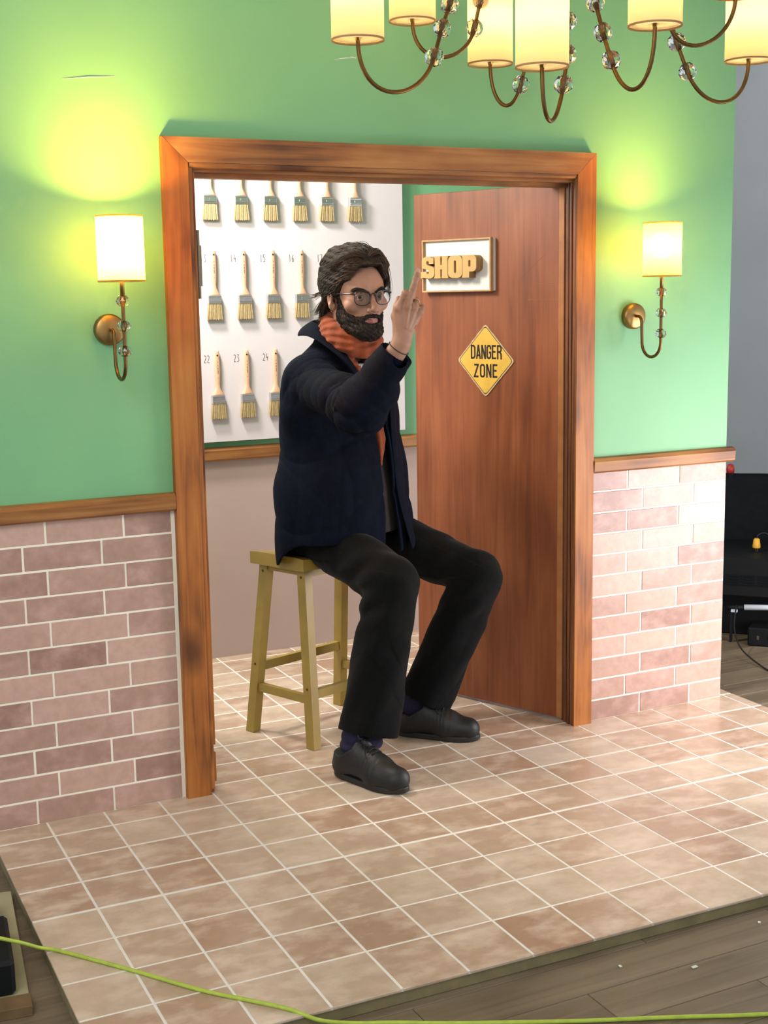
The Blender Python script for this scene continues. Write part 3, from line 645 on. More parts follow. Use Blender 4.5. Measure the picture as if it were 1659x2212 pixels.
for k, (Sp, Bs, dr) in enumerate(arms):
    Sp = Vector(Sp); top = Vector((cx + (Bs[-1][0] - cx) * .12, cy + (Bs[-1][1] - cy) * .12, cz - .02)); B = [Vector(q) for q in Bs]
    d = (B[0] - B[1]).normalized(); B0 = B[0]
    U = bez(B0, B0 + d * dr * .9, Sp + Vector((0, 0, -dr)), Sp, 20)
    P = [top] + [top.lerp(B[-1], .5)] + list(reversed(B[1:])) + U + [Sp + Vector((0, 0, .03))]
    m = MB(); m.tube([L_(p) for p in P], .0049, 12); m.build('arm', M_brassd, ch, True)
    m = MB(); m.tube([L_(Sp + Vector((0, 0, .0))), L_(Sp + Vector((0, 0, .05)))], .0056, 10); m.build('candle_tube', M_brass, ch, True)
    q = B[-1]; extra = [q.lerp(top, u) for u in (.16, .32)]
    for kk, bp in enumerate(B + extra):
        b_ = bpy.data.objects.new('glass_bead', BEADC[(k + kk) % 3]); b_.location = L_(bp); b_.rotation_euler = (k, kk, 0); link(b_, ch)
    shade(ch, L_(Sp), .0592, .185, M_shadec)
    lampin(ch, L_(Sp + Vector((0, 0, .110))), 3.1, (1.0, .78, .46))
# ------------------------------------------------------------------ stool
SC = Vector((1.143, .375, 0)); st = thing('wooden_stool', 'mustard painted wooden saddle stool under the seated man', 'stool', SC)
e1 = Vector((.9502, .3117, 0)); e2 = Vector((.3697, -.9291, 0))
def sp_(a, b_, z): return e1 * a + e2 * b_ + Vector((0, 0, z))
# saddle seat
NA, NB = 16, 8; V = []; F = []; LA, LB = .196, .118
def zt(a): return .574 + .022 * (abs(a) / LA) ** 1.8
for s in (1, 0):
    for i in range(NA + 1):
        for j in range(NB + 1):
            a = -LA + 2 * LA * i / NA; b_ = -LB + 2 * LB * j / NB
            ed = .003 * (i in (0, NA)) + .003 * (j in (0, NB))
            V.append(sp_(a, b_, zt(a) - ed if s else .553))
n2 = (NA + 1) * (NB + 1)
for i in range(NA):
    for j in range(NB):
        q = [i * (NB + 1) + j, (i + 1) * (NB + 1) + j, (i + 1) * (NB + 1) + j + 1, i * (NB + 1) + j + 1]; F.append(tuple(q)); F.append(tuple(n2 + v for v in reversed(q)))
for i in range(NA):
    for j in (0, NB): q = [i * (NB + 1) + j, (i + 1) * (NB + 1) + j]; F.append((q[0], q[1], q[1] + n2, q[0] + n2))
for j in range(NB):
    for i in (0, NA): q = [i * (NB + 1) + j, i * (NB + 1) + j + 1]; F.append((q[0], q[1], q[1] + n2, q[0] + n2))
o = mob('seat', V, F, M_stool, st, False); fixn(o)
def bar(mb, p, q, ua, wa, ub, wb, wa2=None):  # rectangular bar from p to q
    V = []
    for (pt) in (p, q):
        for sa, sb in ((-1, -1), (1, -1), (1, 1), (-1, 1)): V.append(pt + ua * (sa * wa / 2) + ub * (sb * wb / 2))
    mb.add(V, [(0, 1, 2, 3), (7, 6, 5, 4)] + [(i, i + 4, (i + 1) % 4 + 4, (i + 1) % 4) for i in range(4)])
legt = {}
for sa in (-1, 1):
    for sb in (-1, 1):
        p = sp_(sa * .190, sb * .137, .001); q = sp_(sa * .160, sb * .082, .556); legt[sa, sb] = (p, q)
        m = MB(); bar(m, p, q, e1, .029, e2, .034); o = fixn(m.build('leg', M_stool, st))
        for z in (.185 if sb > 0 else .225, .528):
            c = p.lerp(q, z / .555); s_ = MB(); s_.lathe([(.0045, 0), (.0045, .0005), (.0001, .0006)], c + e1 * (sa * .0146), 8, ax=Matrix((e2, Vector((0, 0, 1)), e1 * sa)).transposed()); s_.build('screw_plug', M_dot, o)
def lg(sa, sb, z): p, q = legt[sa, sb]; return p.lerp(q, z / .555)
UZ = Vector((0, 0, 1))
for sa in (-1, 1):
    m = MB(); bar(m, lg(sa, -1, .150) - e2 * .0, lg(sa, 1, .150), e1, .018, UZ, .026); fixn(m.build('stretcher', M_stool, st))
for sb, z in ((-1, .215), (1, .165)):
    m = MB(); bar(m, lg(-1, sb, z), lg(1, sb, z), e2, .018, UZ, .028); fixn(m.build('stretcher', M_stool, st))
for sb in (-1, 1):
    m = MB(); bar(m, lg(-1, sb, .540), lg(1, sb, .540), e2, .020, UZ, .028); fixn(m.build('apron', M_stool, st))
for sa in (-1, 1):
    m = MB(); bar(m, lg(sa, -1, .543), lg(sa, 1, .543), e1, .020, UZ, .022); fixn(m.build('apron', M_stool, st))
# ------------------------------------------------------------------ background equipment (far right)
Gp = Vector((3.0, .66, -.035)); gu = Vector((.677, -.736, 0)); gw_ = Vector((.736, .677, 0))
def gb(mb, u0, u1, w0, w1, z0, z1, c=.004):
    q = MB(); q.box(u0, u1, w0, w1, z0, z1, c); mb.add([gu * v[0] + gw_ * v[1] + Vector((0, 0, v[2])) for v in q.V], q.F); return mb
eq = thing('equipment_cabinet', 'black equipment cabinet with louvred vents beyond the right end of the wall', 'cabinet', Gp)
fixn(gb(MB(), -.5, .9, .03, .45, .19, .345).build('cabinet_body', M_black, eq))
fixn(gb(MB(), -.5, .9, .16, .45, .0, .19).build('recessed_base', M_black, eq))
for k in range(9):
    u = -.16 + k * .062
    for z in (.237, .249, .261, .273):
        fixn(gb(MB(), u, u + .050, .0225, .0295, z, z + .005, .0008).build('vent_slat', M_black2, eq))
up = thing('draped_backdrop', 'black draped panel standing behind the louvred cabinet', 'backdrop', Gp)
V = []; F = []; nn_ = 40
for i in range(nn_ + 1):
    u = -.5 + 1.6 * i / nn_
    for z in (.0, .30, .345, .60, .625): V.append(gu * u + gw_ * (.50 + .012 * math.sin(i * .9) + (.02 if z > .61 else 0)) + UZ * (z + (.0)))
for i in range(nn_):
    for k in range(4): a = i * 5 + k; F.append((a, a + 5, a + 6, a + 1))
o = mob('drape', V, F, M_black2, up, True); sm = o.modifiers.new('s', 'SOLIDIFY'); sm.thickness = .03
fixn(gb(MB(), -.5, 1.1, .54, .60, 0, .61).build('panel', M_black, up))
pg = thing('power_plug', 'yellow power plug hanging over the black cabinet', 'plug', Gp + gu * .125 + gw_ * .20 + UZ * .345)
m = MB(); m.lathe([(.0001, 0), (.015, 0), (.0165, .004), (.0125, .036), (.007, .040), (.0001, .040)], (0, 0, .015), 16); m.build('plug_body', M_plugy, pg, True)
m = MB(); m.box(-.002, .002, -.006, -.003, 0, .016); m.box(-.002, .002, .003, .006, 0, .016); m.build('pin', M_steel, pg)
m = MB(); m.tube(spl([(0, 0, .052), (.004, -.004, .068), (.02, -.02, .078), (.036, -.036, .066), (.046, -.046, .02), (.060, -.060, -.10), (.066, -.068, -.16)]), .0022, 8); m.build('flex', M_cableb, pg, True)
tb = MB(); tb.tube([gu * .03 + gw_ * -.03 + UZ * .122, gu * .11 + gw_ * -.03 + UZ * .124], .0075, 12)
tl = thing('light_tube', 'pale blue-white tube lying under the ledge of the black cabinet', 'tube light', Gp)
m = MB(); m.tube([gu * .100 + gw_ * .03 + UZ * .146, gu * .50 + gw_ * .03 + UZ * .168], .0115, 14); m.build('tube', M_tube, tl, True)
m = MB(); m.tube([gu * .035 + gw_ * .03 + UZ * .140, gu * .100 + gw_ * .03 + UZ * .146], .010, 12); m.build('end_cap', M_black, tl, True)
m = MB(); gb(m, .05, .075, .005, .02, .128, .138, .001); m.build('clip', M_tube, tl)
m = MB(); gb(m, .045, .055, .02, .04, .0, .135, .001); gb(m, .42, .43, .02, .04, .0, .155, .001); m.build('support', M_black, tl)
cs = thing('equipment_case', 'small black case on the floor below the pale tube', 'case', Gp)
m = MB(); gb(m, .12, .42, -.02, .12, 0, .075, .006); m.build('case_body', M_black, cs)
m = MB(); gb(m, .155, .165, -.024, -.02, .028, .045, .001); gb(m, .20, .21, -.024, -.02, .028, .045, .001); m.build('latch', M_steel, cs)
rd = thing('red_clamp', 'small red clamp above the black drape at the wall end', 'clamp', Gp + gu * (-.02) + gw_ * .505 + UZ * .62)
m = MB(); m.lathe([(.0001, 0), (.016, .002), (.018, .02), (.012, .038), (.0001, .042)], (0, 0, .005), 12); m.build('knob', M_red, rd, True)
m = MB(); m.box(-.012, .012, -.012, .012, -.02, .008, .002); m.build('jaw', M_black, rd)
# power cable on the floor, right
kb = MB(); kb.tube(spl([(3.06, .62, .12), (2.99, .55, .05), (2.93, .44, .0), (2.90, .30, -.028), (2.88, .20, -.0325), (2.86, .08, -.0325), (2.86, -.08, -.0325), (2.90, -.35, -.0325)]), .0032, 8)
tag(kb.build('power_cable', M_cableb, None, True), 'black power cable trailing over the plank floor at the right', 'cable')
# ------------------------------------------------------------------ left corner
by = thing('plywood_sheet', 'pale plywood sheet on the floor at the left edge of the platform', 'board', (-.014, -.33, -.035), math.radians(-7.1))
m = MB(); m.box(-.42, 0.008, -.52, 0, 0, .014, .001); m.build('sheet', M_ply, by)
m = MB(); m.box(-.42, 0.010, -.575, -.521, 0, .022, .001); m.build('end_batten', M_plyd, by)
bk = thing('black_case', 'black plastic case lying on the pale plywood sheet', 'case', (-.150, -.60, -.020), math.radians(-7.1))
m = MB(); m.box(-.16, .085, -.225, .0, 0, .075, .008); m.build('case_body', M_black, bk)
m = MB(); m.box(-.16, .070, .0, .155, 0, .055, .006); m.box(-.1, .04, -.18, -.04, .075, .088, .004); m.build('lid', M_black2, bk)
# lime cable
cb = MB(); cb.tube(spl([(-.42, -.45, .085), (-.25, -.62, .081), (-.154, -.708, .077), (-.106, -.750, .070), (-.062, -.748, .048), (-.022, -.728, .018), (.012, -.730, .0052), (.071, -.807, .0047), (.142, -.905, .0047), (.228, -1.030, .0047), (.304, -1.118, .0047), (.360, -1.185, .0045), (.405, -1.225, -.010), (.47, -1.232, -.0305), (.545, -1.270, -.0308), (.663, -1.335, -.0308), (.866, -1.435, -.0308), (1.033, -1.509, -.0308), (1.207, -1.589, -.0308), (1.6, -1.75, -.0308)], 10), .0042, 10)
tag(cb.build('extension_cord', M_cable, None, True), 'lime green extension cord running across the front of the platform', 'cord')
for k, (x, y) in enumerate(((1.205, -1.371), (1.07, -1.294), (1.429, -1.209), (1.464, -1.28))):
    V, F = chamf(*((-.0045, .0045, -.003, .003, 0, .002, .0005) if k else (-.007, .007, -.004, .004, 0, .003, .001))); o = mob('paint_chip', V, F, M_debris); o.location = (x, y, -.035); o.rotation_euler = (0, 0, k * 1.3)
    tag(o, ('largest white paint chip on the planks in front of the platform', 'small white chip left of the largest one on the planks', 'small white chip close under the platform edge at the right', 'tiny pale speck on the planks nearest the right picture edge')[k], 'debris', 'white chips on the plank floor')
# ------------------------------------------------------------------ implicit-surface modeller for the figure
def nrm(v): v = np.array(v, float); return v / np.linalg.norm(v)
class Cap:
    def __init__(s, a, b, ra, rb, k=.01, op='u', sq=None): s.a = np.array(a, np.float32); s.b = np.array(b, np.float32); s.ra = ra; s.rb = rb; s.k = k; s.op = op; s.sq = sq
    def __call__(s, P):
        ba = s.b - s.a; pa = P - s.a; h = np.clip(pa @ ba / (ba @ ba), 0, 1); q = pa - h[:, None] * ba
        if s.sq is not None:   # flatten along direction n by factor
            n, f = s.sq; c = q @ n; q = q + (c * (f - 1))[:, None] * n
        return np.sqrt((q * q).sum(1)) - (s.ra + (s.rb - s.ra) * h)
class Ell:
    def __init__(s, c, r, ax=None, k=.01, op='u'): s.c = np.array(c, np.float32); s.r = np.array(r, np.float32); s.ax = None if ax is None else np.array(ax, np.float32); s.k = k; s.op = op
    def __call__(s, P):
        q = P - s.c
        if s.ax is not None: q = q @ s.ax.T
        a = q / s.r; k0 = np.sqrt((a * a).sum(1)) + 1e-9; b = q / (s.r ** 2); k1 = np.sqrt((b * b).sum(1)) + 1e-9
        return k0 * (k0 - 1) / k1
class Fn:
    def __init__(s, f, k=.01, op='u'): s.f = f; s.k = k; s.op = op
    def __call__(s, P): return s.f(P)
def combine(prims, P, D=None):
    d = np.full(len(P), 1.0, np.float32)
    for i, p in enumerate(prims):
        q = p(P) if D is None else D[i]; k = p.k
        if p.op == 'u':
            h = np.maximum(k - np.abs(d - q), 0) / k; d = np.minimum(d, q) - h * h * k * .25
        elif p.op == 's':
            q = -q; h = np.maximum(k - np.abs(d - q), 0) / k; d = np.maximum(d, q) + h * h * k * .25
        else:
            h = np.maximum(k - np.abs(d - q), 0) / k; d = np.maximum(d, q) + h * h * k * .25
    return d
def field(prims, lo, hi, h, post=None, margin=.0):
    lo = np.array(lo, float); hi = np.array(hi, float); Bk = 8
    nb = np.ceil((hi - lo) / h / Bk).astype(int) + 1; N = nb * Bk; arr = np.ones(N, np.float32)
    SB = 3; ns = np.ceil(nb / SB).astype(int)
    off = np.stack(np.meshgrid(*[np.arange(Bk)] * 3, indexing='ij'), -1).reshape(-1, 3)
    for si in np.ndindex(*ns):
        b0 = np.array(si) * SB; b1 = np.minimum(b0 + SB, nb); sl = tuple(slice(a * Bk, b * Bk) for a, b in zip(b0, b1))
        c = lo + (b0 + b1) * .5 * Bk * h; Rr = np.linalg.norm((b1 - b0) * Bk * h) * .5
        dc = [float(p(c[None].astype(np.float32))[0]) for p in prims]
        du = min([d_ for d_, p in zip(dc, prims) if p.op == 'u'])
        tot = float(combine(prims, c[None].astype(np.float32))[0])
        if tot > Rr * 1.5 + margin + .02: arr[sl] = 1; continue
        act = [p for d_, p in zip(dc, prims) if (p.op == 'u' and d_ < du + 2.2 * Rr + p.k * 2 + .01) or (p.op == 's' and d_ < 1.6 * Rr + .03 + margin) or (p.op == 'i')]
        bl = np.stack(np.meshgrid(*[np.arange(a, b) for a, b in zip(b0, b1)], indexing='ij'), -1).reshape(-1, 3)
        ctr = (lo + (bl + .5) * Bk * h).astype(np.float32); dcb = combine(act, ctr)
        if post is not None: dcb = post(ctr, dcb)
        r_ = Bk * h * .87; keep = np.abs(dcb) < r_ * 1.35 + margin + .006
        for b, d_ in zip(bl[~keep], dcb[~keep]): arr[tuple(slice(v * Bk, v * Bk + Bk) for v in b)] = np.sign(d_)
        kb_ = bl[keep]
        if len(kb_) == 0: continue
        idx = (kb_[:, None, :] * Bk + off[None]).reshape(-1, 3); P = (lo + idx * h).astype(np.float32)
        d = combine(act, P)
        if post is not None: d = post(P, d)
        arr[idx[:, 0], idx[:, 1], idx[:, 2]] = d
    return arr, lo
def nets(arr, lo, h):
    s = arr < 0; c = np.zeros(tuple(n - 1 for n in arr.shape), np.uint8)
    sl = [slice(0, -1), slice(1, None)]
    for i in (0, 1):
        for j in (0, 1):
            for k in (0, 1): c += s[sl[i], sl[j], sl[k]]
    act = np.argwhere((c > 0) & (c < 8)); vid = np.full(c.shape, -1, np.int32); vid[act[:, 0], act[:, 1], act[:, 2]] = np.arange(len(act))
    del c
    acc = np.zeros((len(act), 3)); cnt = np.zeros(len(act)); cor = [(i, j, k) for i in (0, 1) for j in (0, 1) for k in (0, 1)]
    val = {q: arr[act[:, 0] + q[0], act[:, 1] + q[1], act[:, 2] + q[2]] for q in cor}
    for a in cor:
        for ax in range(3):
            if a[ax] == 0:
                b = list(a); b[ax] = 1; b = tuple(b); va, vb = val[a], val[b]; m = (va < 0) != (vb < 0)
                t = np.where(m, va / np.where(m, va - vb, 1), 0); p = np.zeros((len(act), 3)); p += a; p[:, ax] += t; acc[m] += p[m]; cnt[m] += 1
    V = lo + (act + acc / cnt[:, None]) * h; F = []
    for ax in range(3):
        o1, o2 = [(1, 2), (2, 0), (0, 1)][ax]
        a = [slice(None)] * 3; b = [slice(None)] * 3; a[ax] = slice(0, -1); b[ax] = slice(1, None)
        e = np.argwhere(s[tuple(a)] != s[tuple(b)]); e = e[(e[:, o1] > 0) & (e[:, o2] > 0) & (e[:, o1] < s.shape[o1] - 1) & (e[:, o2] < s.shape[o2] - 1)]
        q = []
        for d1, d2 in ((-1, -1), (0, -1), (0, 0), (-1, 0)):
            i = e.copy(); i[:, o1] += d1; i[:, o2] += d2; q.append(vid[i[:, 0], i[:, 1], i[:, 2]])
        q = np.stack(q, 1); sg_ = s[e[:, 0], e[:, 1], e[:, 2]]; q[~sg_] = q[~sg_][:, ::-1]; F.append(q[(q >= 0).all(1)])
    return V, np.concatenate(F)
def npmesh(name, V, F, mats, parent, root, mi=None):
    me = bpy.data.meshes.new(name); me.vertices.add(len(V)); me.vertices.foreach_set('co', (V - root).astype(np.float32).ravel())
    me.loops.add(F.size); me.loops.foreach_set('vertex_index', F.astype(np.int32).ravel()); me.polygons.add(len(F)); me.polygons.foreach_set('loop_start', np.arange(0, F.size, F.shape[1], dtype=np.int32)); me.update(calc_edges=True); me.polygons.foreach_set('use_smooth', np.ones(len(F), bool))
    for m in mats: me.materials.append(m)
    if mi is not None: me.polygons.foreach_set('material_index', mi.astype(np.int32))
    me.update(); o = bpy.data.objects.new(name, me); return link(o, parent)
def sdfobj(name, prims, lo, hi, h, mats, parent, root, post=None, mif=None, margin=0.0, islands=False):
    arr, l = field(prims, lo, hi, h, post, margin); V, F = nets(arr, l, h)
    mi = mif(V[F].mean(1)) if mif else None
    return npmesh(name, V, F, mats, parent, root, mi)
# ------------------------------------------------------------------ the seated man
PR = np.array([1.15, .30, 0.0]); man = thing('person', 'bearded man in navy jacket and orange scarf seated on the stool raising one finger', 'person', PR)
Fw = nrm((.3697, -.9291, 0)); Rw = nrm((-.9291, -.3697, 0)); Up = np.array([0, 0, 1.])
# head frame: hx = his left, hy = facing, hz = up
yaw = math.radians(28); cd = np.array([-.447, -.894, 0]); ca = np.array([.894, -.447, 0])
hy = nrm(cd * math.cos(yaw) + ca * math.sin(yaw)); hx = nrm(np.cross(Up, hy)) * -1; hx = nrm(np.cross(hy, Up)) * -1
pt = math.radians(-3.0); hy2 = hy * math.cos(pt) + Up * math.sin(pt); hz = nrm(np.cross(hx, hy2)); 
if hz[2] < 0: hz = -hz
rl = math.radians(1.5); hx_, hz_ = hx * math.cos(rl) + hz * math.sin(rl), hz * math.cos(rl) - hx * math.sin(rl); hx, hz = hx_, hz_; hy = hy2
HO = np.array([1.1685, 0.1488, 1.3758]); HS = 1.02; HM = np.stack([hx, hy, hz])
def H(x, y, z): return HO + (hx * x + hy * y + hz * (z * .92 if z < 0 else z)) * HS
def hl(P):
    q = ((P - HO) @ HM.T) / HS; q[:, 2] = np.where(q[:, 2] < 0, q[:, 2] / .92, q[:, 2]); return q
def hc(a, b, ra, rb, k=.01, op='u', sq=None): return Cap(H(*a), H(*b), ra * HS, rb * HS, k * HS, op, sq)
def he(c, r, k=.01, op='u', ax=None):
    A = HM if ax is None else np.array(ax) @ HM
    return Ell(H(*c), np.array(r) * HS, A, k * HS, op)
def rotz(a): a = math.radians(a); return [[math.cos(a), math.sin(a), 0], [-math.sin(a), math.cos(a), 0], [0, 0, 1]]
def rotx(a): a = math.radians(a); return [[1, 0, 0], [0, math.cos(a), math.sin(a)], [0, -math.sin(a), math.cos(a)]]
head = [he((0, -.018, .036), (.077, .097, .084)), he((0, .030, .012), (.063, .062, .075), .02), he((0, .030, -.035), (.056, .058, .070), .02),
        hc((-.050, .005, -.060), (-.014, .070, -.098), .017, .016, .022), hc((.050, .005, -.060), (.014, .070, -.098), .017, .016, .022), he((0, .078, -.100), (.021, .018, .018), .016),
        he((0, .074, -.066), (.030, .022, .030), .014),
        hc((-.036, .076, .0205), (-.012, .0865, .0185), .0085, .0085, .010), hc((.036, .076, .0205), (.012, .0865, .0185), .0085, .0085, .010),
        he((-.046, .060, -.026), (.021, .020, .019), .014), he((.046, .060, -.026), (.021, .020, .019), .014)]
for s in (-1, 1): head.append(he((s * .0315, .094, .0000), (.0155, .0135, .0105), .008, 's'))
head += [hc((0, .089, .008), (0, .113, -.035), .0068, .0095, .007), he((0, .1125, -.0385), (.0098, .0095, .0085), .005), he((-.0125, .1015, -.0415), (.0062, .0095, .0068), .004), he((.0125, .1015, -.0415), (.0062, .0095, .0068), .004),
         he((-.0065, .1065, -.0475), (.0033, .0045, .0025), .002, 's'), he((.0065, .1065, -.0475), (.0033, .0045, .0025), .002, 's')]
for s in (-1, 1):   # eyelids
    head += [hc((s * .0180, .0835, .0015), (s * .0300, .0880, .0072), .0030, .0038, .003), hc((s * .0300, .0880, .0072), (s * .0440, .0795, .0015), .0038, .0030, .003),
             hc((s * .0185, .0835, -.0035), (s * .0310, .0865, -.0082), .0022, .0030, .003), hc((s * .0310, .0865, -.0082), (s * .0435, .0790, -.0025), .0030, .0022, .003)]
# lips
head += [hc((-.022, .0875, -.0705), (-.006, .0985, -.0665), .0026, .0040, .004), hc((.022, .0875, -.0705), (.006, .0975, -.0675), .0026, .0040, .004), hc((-.006, .0975, -.0675), (.006, .0975, -.0675), .0040, .0040, .004),
         hc((-.018, .0890, -.0755), (0, .0960, -.0775), .0036, .0052, .004), hc((.018, .0890, -.0755), (0, .0960, -.0775), .0036, .0052, .004),
         hc((-.024, .0890, -.0715), (0, .1045, -.0722), .0010, .0014, .002, 's'), hc((.024, .0890, -.0715), (0, .1045, -.0722), .0010, .0014, .002, 's')]
for s in (-1, 1):   # ears
    A = rotz(-s * 22)
    head += [he((s * .079, -.010, -.008), (.0085, .018, .030), .006, 'u', A), he((s * .074, -.004, -.033), (.007, .009, .012), .006), he((s * .0865, -.004, -.006), (.006, .0095, .017), .003, 's', A)]
head.append(hc((0, -.028, -.050), (0, -.055, -.130), .056, .054, .02))
nb_ = np.array([1.168, .262, 1.200])
shR = np.array([1.0300, .185, 1.128]); elR = np.array([1.0460, -.1140, 1.0680]); wrR = np.array([1.1267, -.2171, 1.2447]); shL = np.array([1.325, .345, 1.150]); elL = np.array([1.345, .435, .905]); wrL = np.array([1.305, .415, .690])
hipR = np.array([1.075, .315, .672]); hipL = np.array([1.235, .375, .672]); knR = np.array([1.170, -.050, .552]); knL = np.array([1.545, .090, .505]); anR = np.array([1.050, -.082, .095]); anL = np.array([1.368, .170, .095])
AX = np.stack([Rw, Fw, Up])
torso = [Cap(H(0, -.05, -.12), nb_ + [0, .02, -.03], .056, .07, .02), Ell([1.168, .290, 1.03], (.150, .105, .19), AX, .04), Ell([1.165, .295, .82], (.140, .110, .16), AX, .05), Ell([1.155, .33, .675], (.155, .125, .095), AX, .05),
         Cap(nb_, shR + [.02, .02, .0], .055, .052, .04), Cap(nb_, shL + [-.02, 0, 0], .055, .052, .04), Cap(shR, elR, .050, .040, .03), Cap(elR, elR + (wrR - elR) * .55, .040, .034, .02), Cap(elR + (wrR - elR) * .55, wrR, .034, .0235, .02, 'u'),
         Cap(shL, elL, .048, .038, .03), Cap(elL, wrL, .038, .024, .02),
         Cap(hipR, knR, .078, .052, .03), Cap(knR, anR, .050, .034, .02), Cap(hipL, knL, .078, .052, .03), Cap(knL, anL, .050, .034, .02)]
# right hand: back of the hand towards the viewer, middle finger raised
K = dict(w=(1.1267, -.2171, 1.2447), i0=(1.1150, -.2226, 1.3400), m0=(1.1355, -.2385, 1.3462), r0=(1.1570, -.2370, 1.3405), p0=(1.1765, -.2300, 1.3290),
         i1=(1.1290, -.2360, 1.3790), i2=(1.1480, -.2070, 1.3680), i3=(1.1420, -.2000, 1.3455), m1=(1.1478, -.2475, 1.3920), m2=(1.1580, -.2430, 1.4165), m3=(1.1665, -.2380, 1.4360),
         r1=(1.1790, -.2020, 1.3600), r2=(1.1720, -.1905, 1.3390), r3=(1.1610, -.1985, 1.3220), p1=(1.1960, -.2040, 1.3400), p2=(1.1880, -.1940, 1.3220), p3=(1.1770, -.2010, 1.3080),
         t0=(1.1260, -.2050, 1.2780), t1=(1.1140, -.2040, 1.3180), t2=(1.1170, -.2110, 1.3470), t3=(1.1235, -.2080, 1.3650))
K = {k: np.array(v) for k, v in K.items()}
dn = nrm(np.cross(K['m0'] - K['w'], K['p0'] - K['i0'])); 
if dn @ np.array([-.44, -.88, .16]) < 0: dn = -dn
pd = -dn * .006
hand = [Cap(K['w'] - (wrR - elR) / np.linalg.norm(wrR - elR) * .03, K['w'], .0255, .0235, .01, 'u', (dn, 1.35)), Cap(K['w'] + pd, K['i0'] + pd, .0190, .0130, .012, 'u', (dn, 1.15)), Cap(K['w'] + pd, K['m0'] + pd, .0190, .0135, .012, 'u', (dn, 1.15)), Cap(K['w'] + pd, K['r0'] + pd, .0190, .0130, .012, 'u', (dn, 1.15)), Cap(K['w'] + pd, K['p0'] + pd, .0185, .0120, .012, 'u', (dn, 1.15)),
        Cap(K['i0'], K['i1'], .0098, .0086, .004), Cap(K['i1'], K['i2'], .0086, .0078, .003), Cap(K['i2'], K['i3'], .0078, .0070, .003),
        Cap(K['m0'], K['m1'], .0106, .0090, .005), Cap(K['m1'], K['m2'], .0090, .0080, .003), Cap(K['m2'], K['m3'], .0081, .0068, .003),
        Cap(K['r0'], K['r1'], .0098, .0088, .004), Cap(K['r1'], K['r2'], .0086, .0078, .003), Cap(K['r2'], K['r3'], .0078, .0070, .003),
        Cap(K['p0'], K['p1'], .0088, .0078, .004), Cap(K['p1'], K['p2'], .0078, .0070, .003), Cap(K['p2'], K['p3'], .0070, .0064, .003),
        Cap(K['w'] + pd, K['t0'], .0175, .0155, .012), Cap(K['t0'], K['t1'], .0155, .0112, .008), Cap(K['t1'], K['t2'], .0108, .0092, .004), Cap(K['t2'], K['t3'], .0092, .0072, .004)]
for q in ('i', 'm', 'r', 'p'): hand.append(Cap(K[q + '0'] + dn * .003, K[q + '0'] + dn * .0034 + np.array([.0002, 0, .0003]), .0098, .0098, .006))   # knuckles
for q, n_ in (('m', 'm1'), ('m', 'm2'), ('i', 'i1')): hand.append(Ell(K[n_] + dn * .0015, (.0092, .0092, .0085), None, .003))
for q in ('i', 'm', 'r', 'p'): hand.append(Cap(K['w'] * .55 + K[q + '0'] * .45 + dn * .0095, K[q + '0'] + dn * .0075, .0025, .0035, .008))   # tendons
for a, b in (('m0', 'i0'), ('m0', 'r0'), ('r0', 'p0')):
    c = (K[a] + K[b]) / 2 + (K['m0'] - K['w']) * .10 + dn * .008; hand.append(Ell(c, (.0042, .0042, .009), None, .006, 's'))
# left hand resting behind on the stool
lh = wrL + np.array([.0, .01, -.06]); hand += [Cap(wrL, lh, .024, .026, .01)]
for k in range(4):
    b_ = lh + np.array([.018 - .012 * k, -.01 + .008 * k, -.01]); hand += [Cap(b_, b_ + [-.012, -.02, -.028], .010, .009, .003), Cap(b_ + [-.012, -.02, -.028], b_ + [-.030, -.024, -.036], .009, .0075, .003)]
hand += [Cap(lh, lh + [.02, -.03, .0], .013, .010, .005), Cap(lh + [.02, -.03, .0], lh + [.012, -.052, -.012], .010, .008, .004)]
feet = [Cap(anR + [-.02, -.02, -.04], [1.060, -.225, .036], .024, .018, .02), Cap(anL + [-.02, -.02, -.04], [1.442, .052, .036], .024, .018, .02)]
def bodymi(C):
    q = hl(C); lip = (np.abs(q[:, 0]) < .024) & (q[:, 1] > .080) & (((q[:, 2] < -.0635 + np.abs(q[:, 0]) * -.16) & (q[:, 2] > -.0855 + np.abs(q[:, 0]) * .42)))
    return lip.astype(int)
body = sdfobj('body', head + torso + hand + feet, (.90, -.32, .01), (1.64, .60, 1.51), .0027, [M_skin, M_lip], man, PR, None, bodymi)
# eyes
for s in (-1, 1):
    m = MB(); ax = Matrix([tuple(hx), tuple(hz), tuple(hy)]).transposed() @ Matrix.Rotation(math.radians(0), 3, 'X')
    c = H(s * .0312, .0765, -.0008) - PR; r = .0125
    # gaze towards the viewer
    gz = nrm(np.array([-.529, -3.42, 1.40]) - H(s * .0312, .0765, -.0008)); gz = nrm(gz * .6 + hy * .4); gx = nrm(np.cross(Up, gz)); gy = np.cross(gz, gx)
    A = Matrix([tuple(gx), tuple(gy), tuple(gz)]).transposed()
    prof = [(r * math.sin(t), r * math.cos(t)) for t in np.linspace(.44, math.pi - .01, 14)]
    m.lathe([(r_, z_) for r_, z_ in prof], c, 20, ax=A); e = m.build('eye', M_eyew, man, True); fixn(e)
    m = MB(); m.lathe([(.0001, r + .0003)] + [(r * math.sin(t), r * math.cos(t) + .0003) for t in np.linspace(.1, .46, 5)], c, 20, ax=A); fixn(m.build('iris', M_iris, e, True))
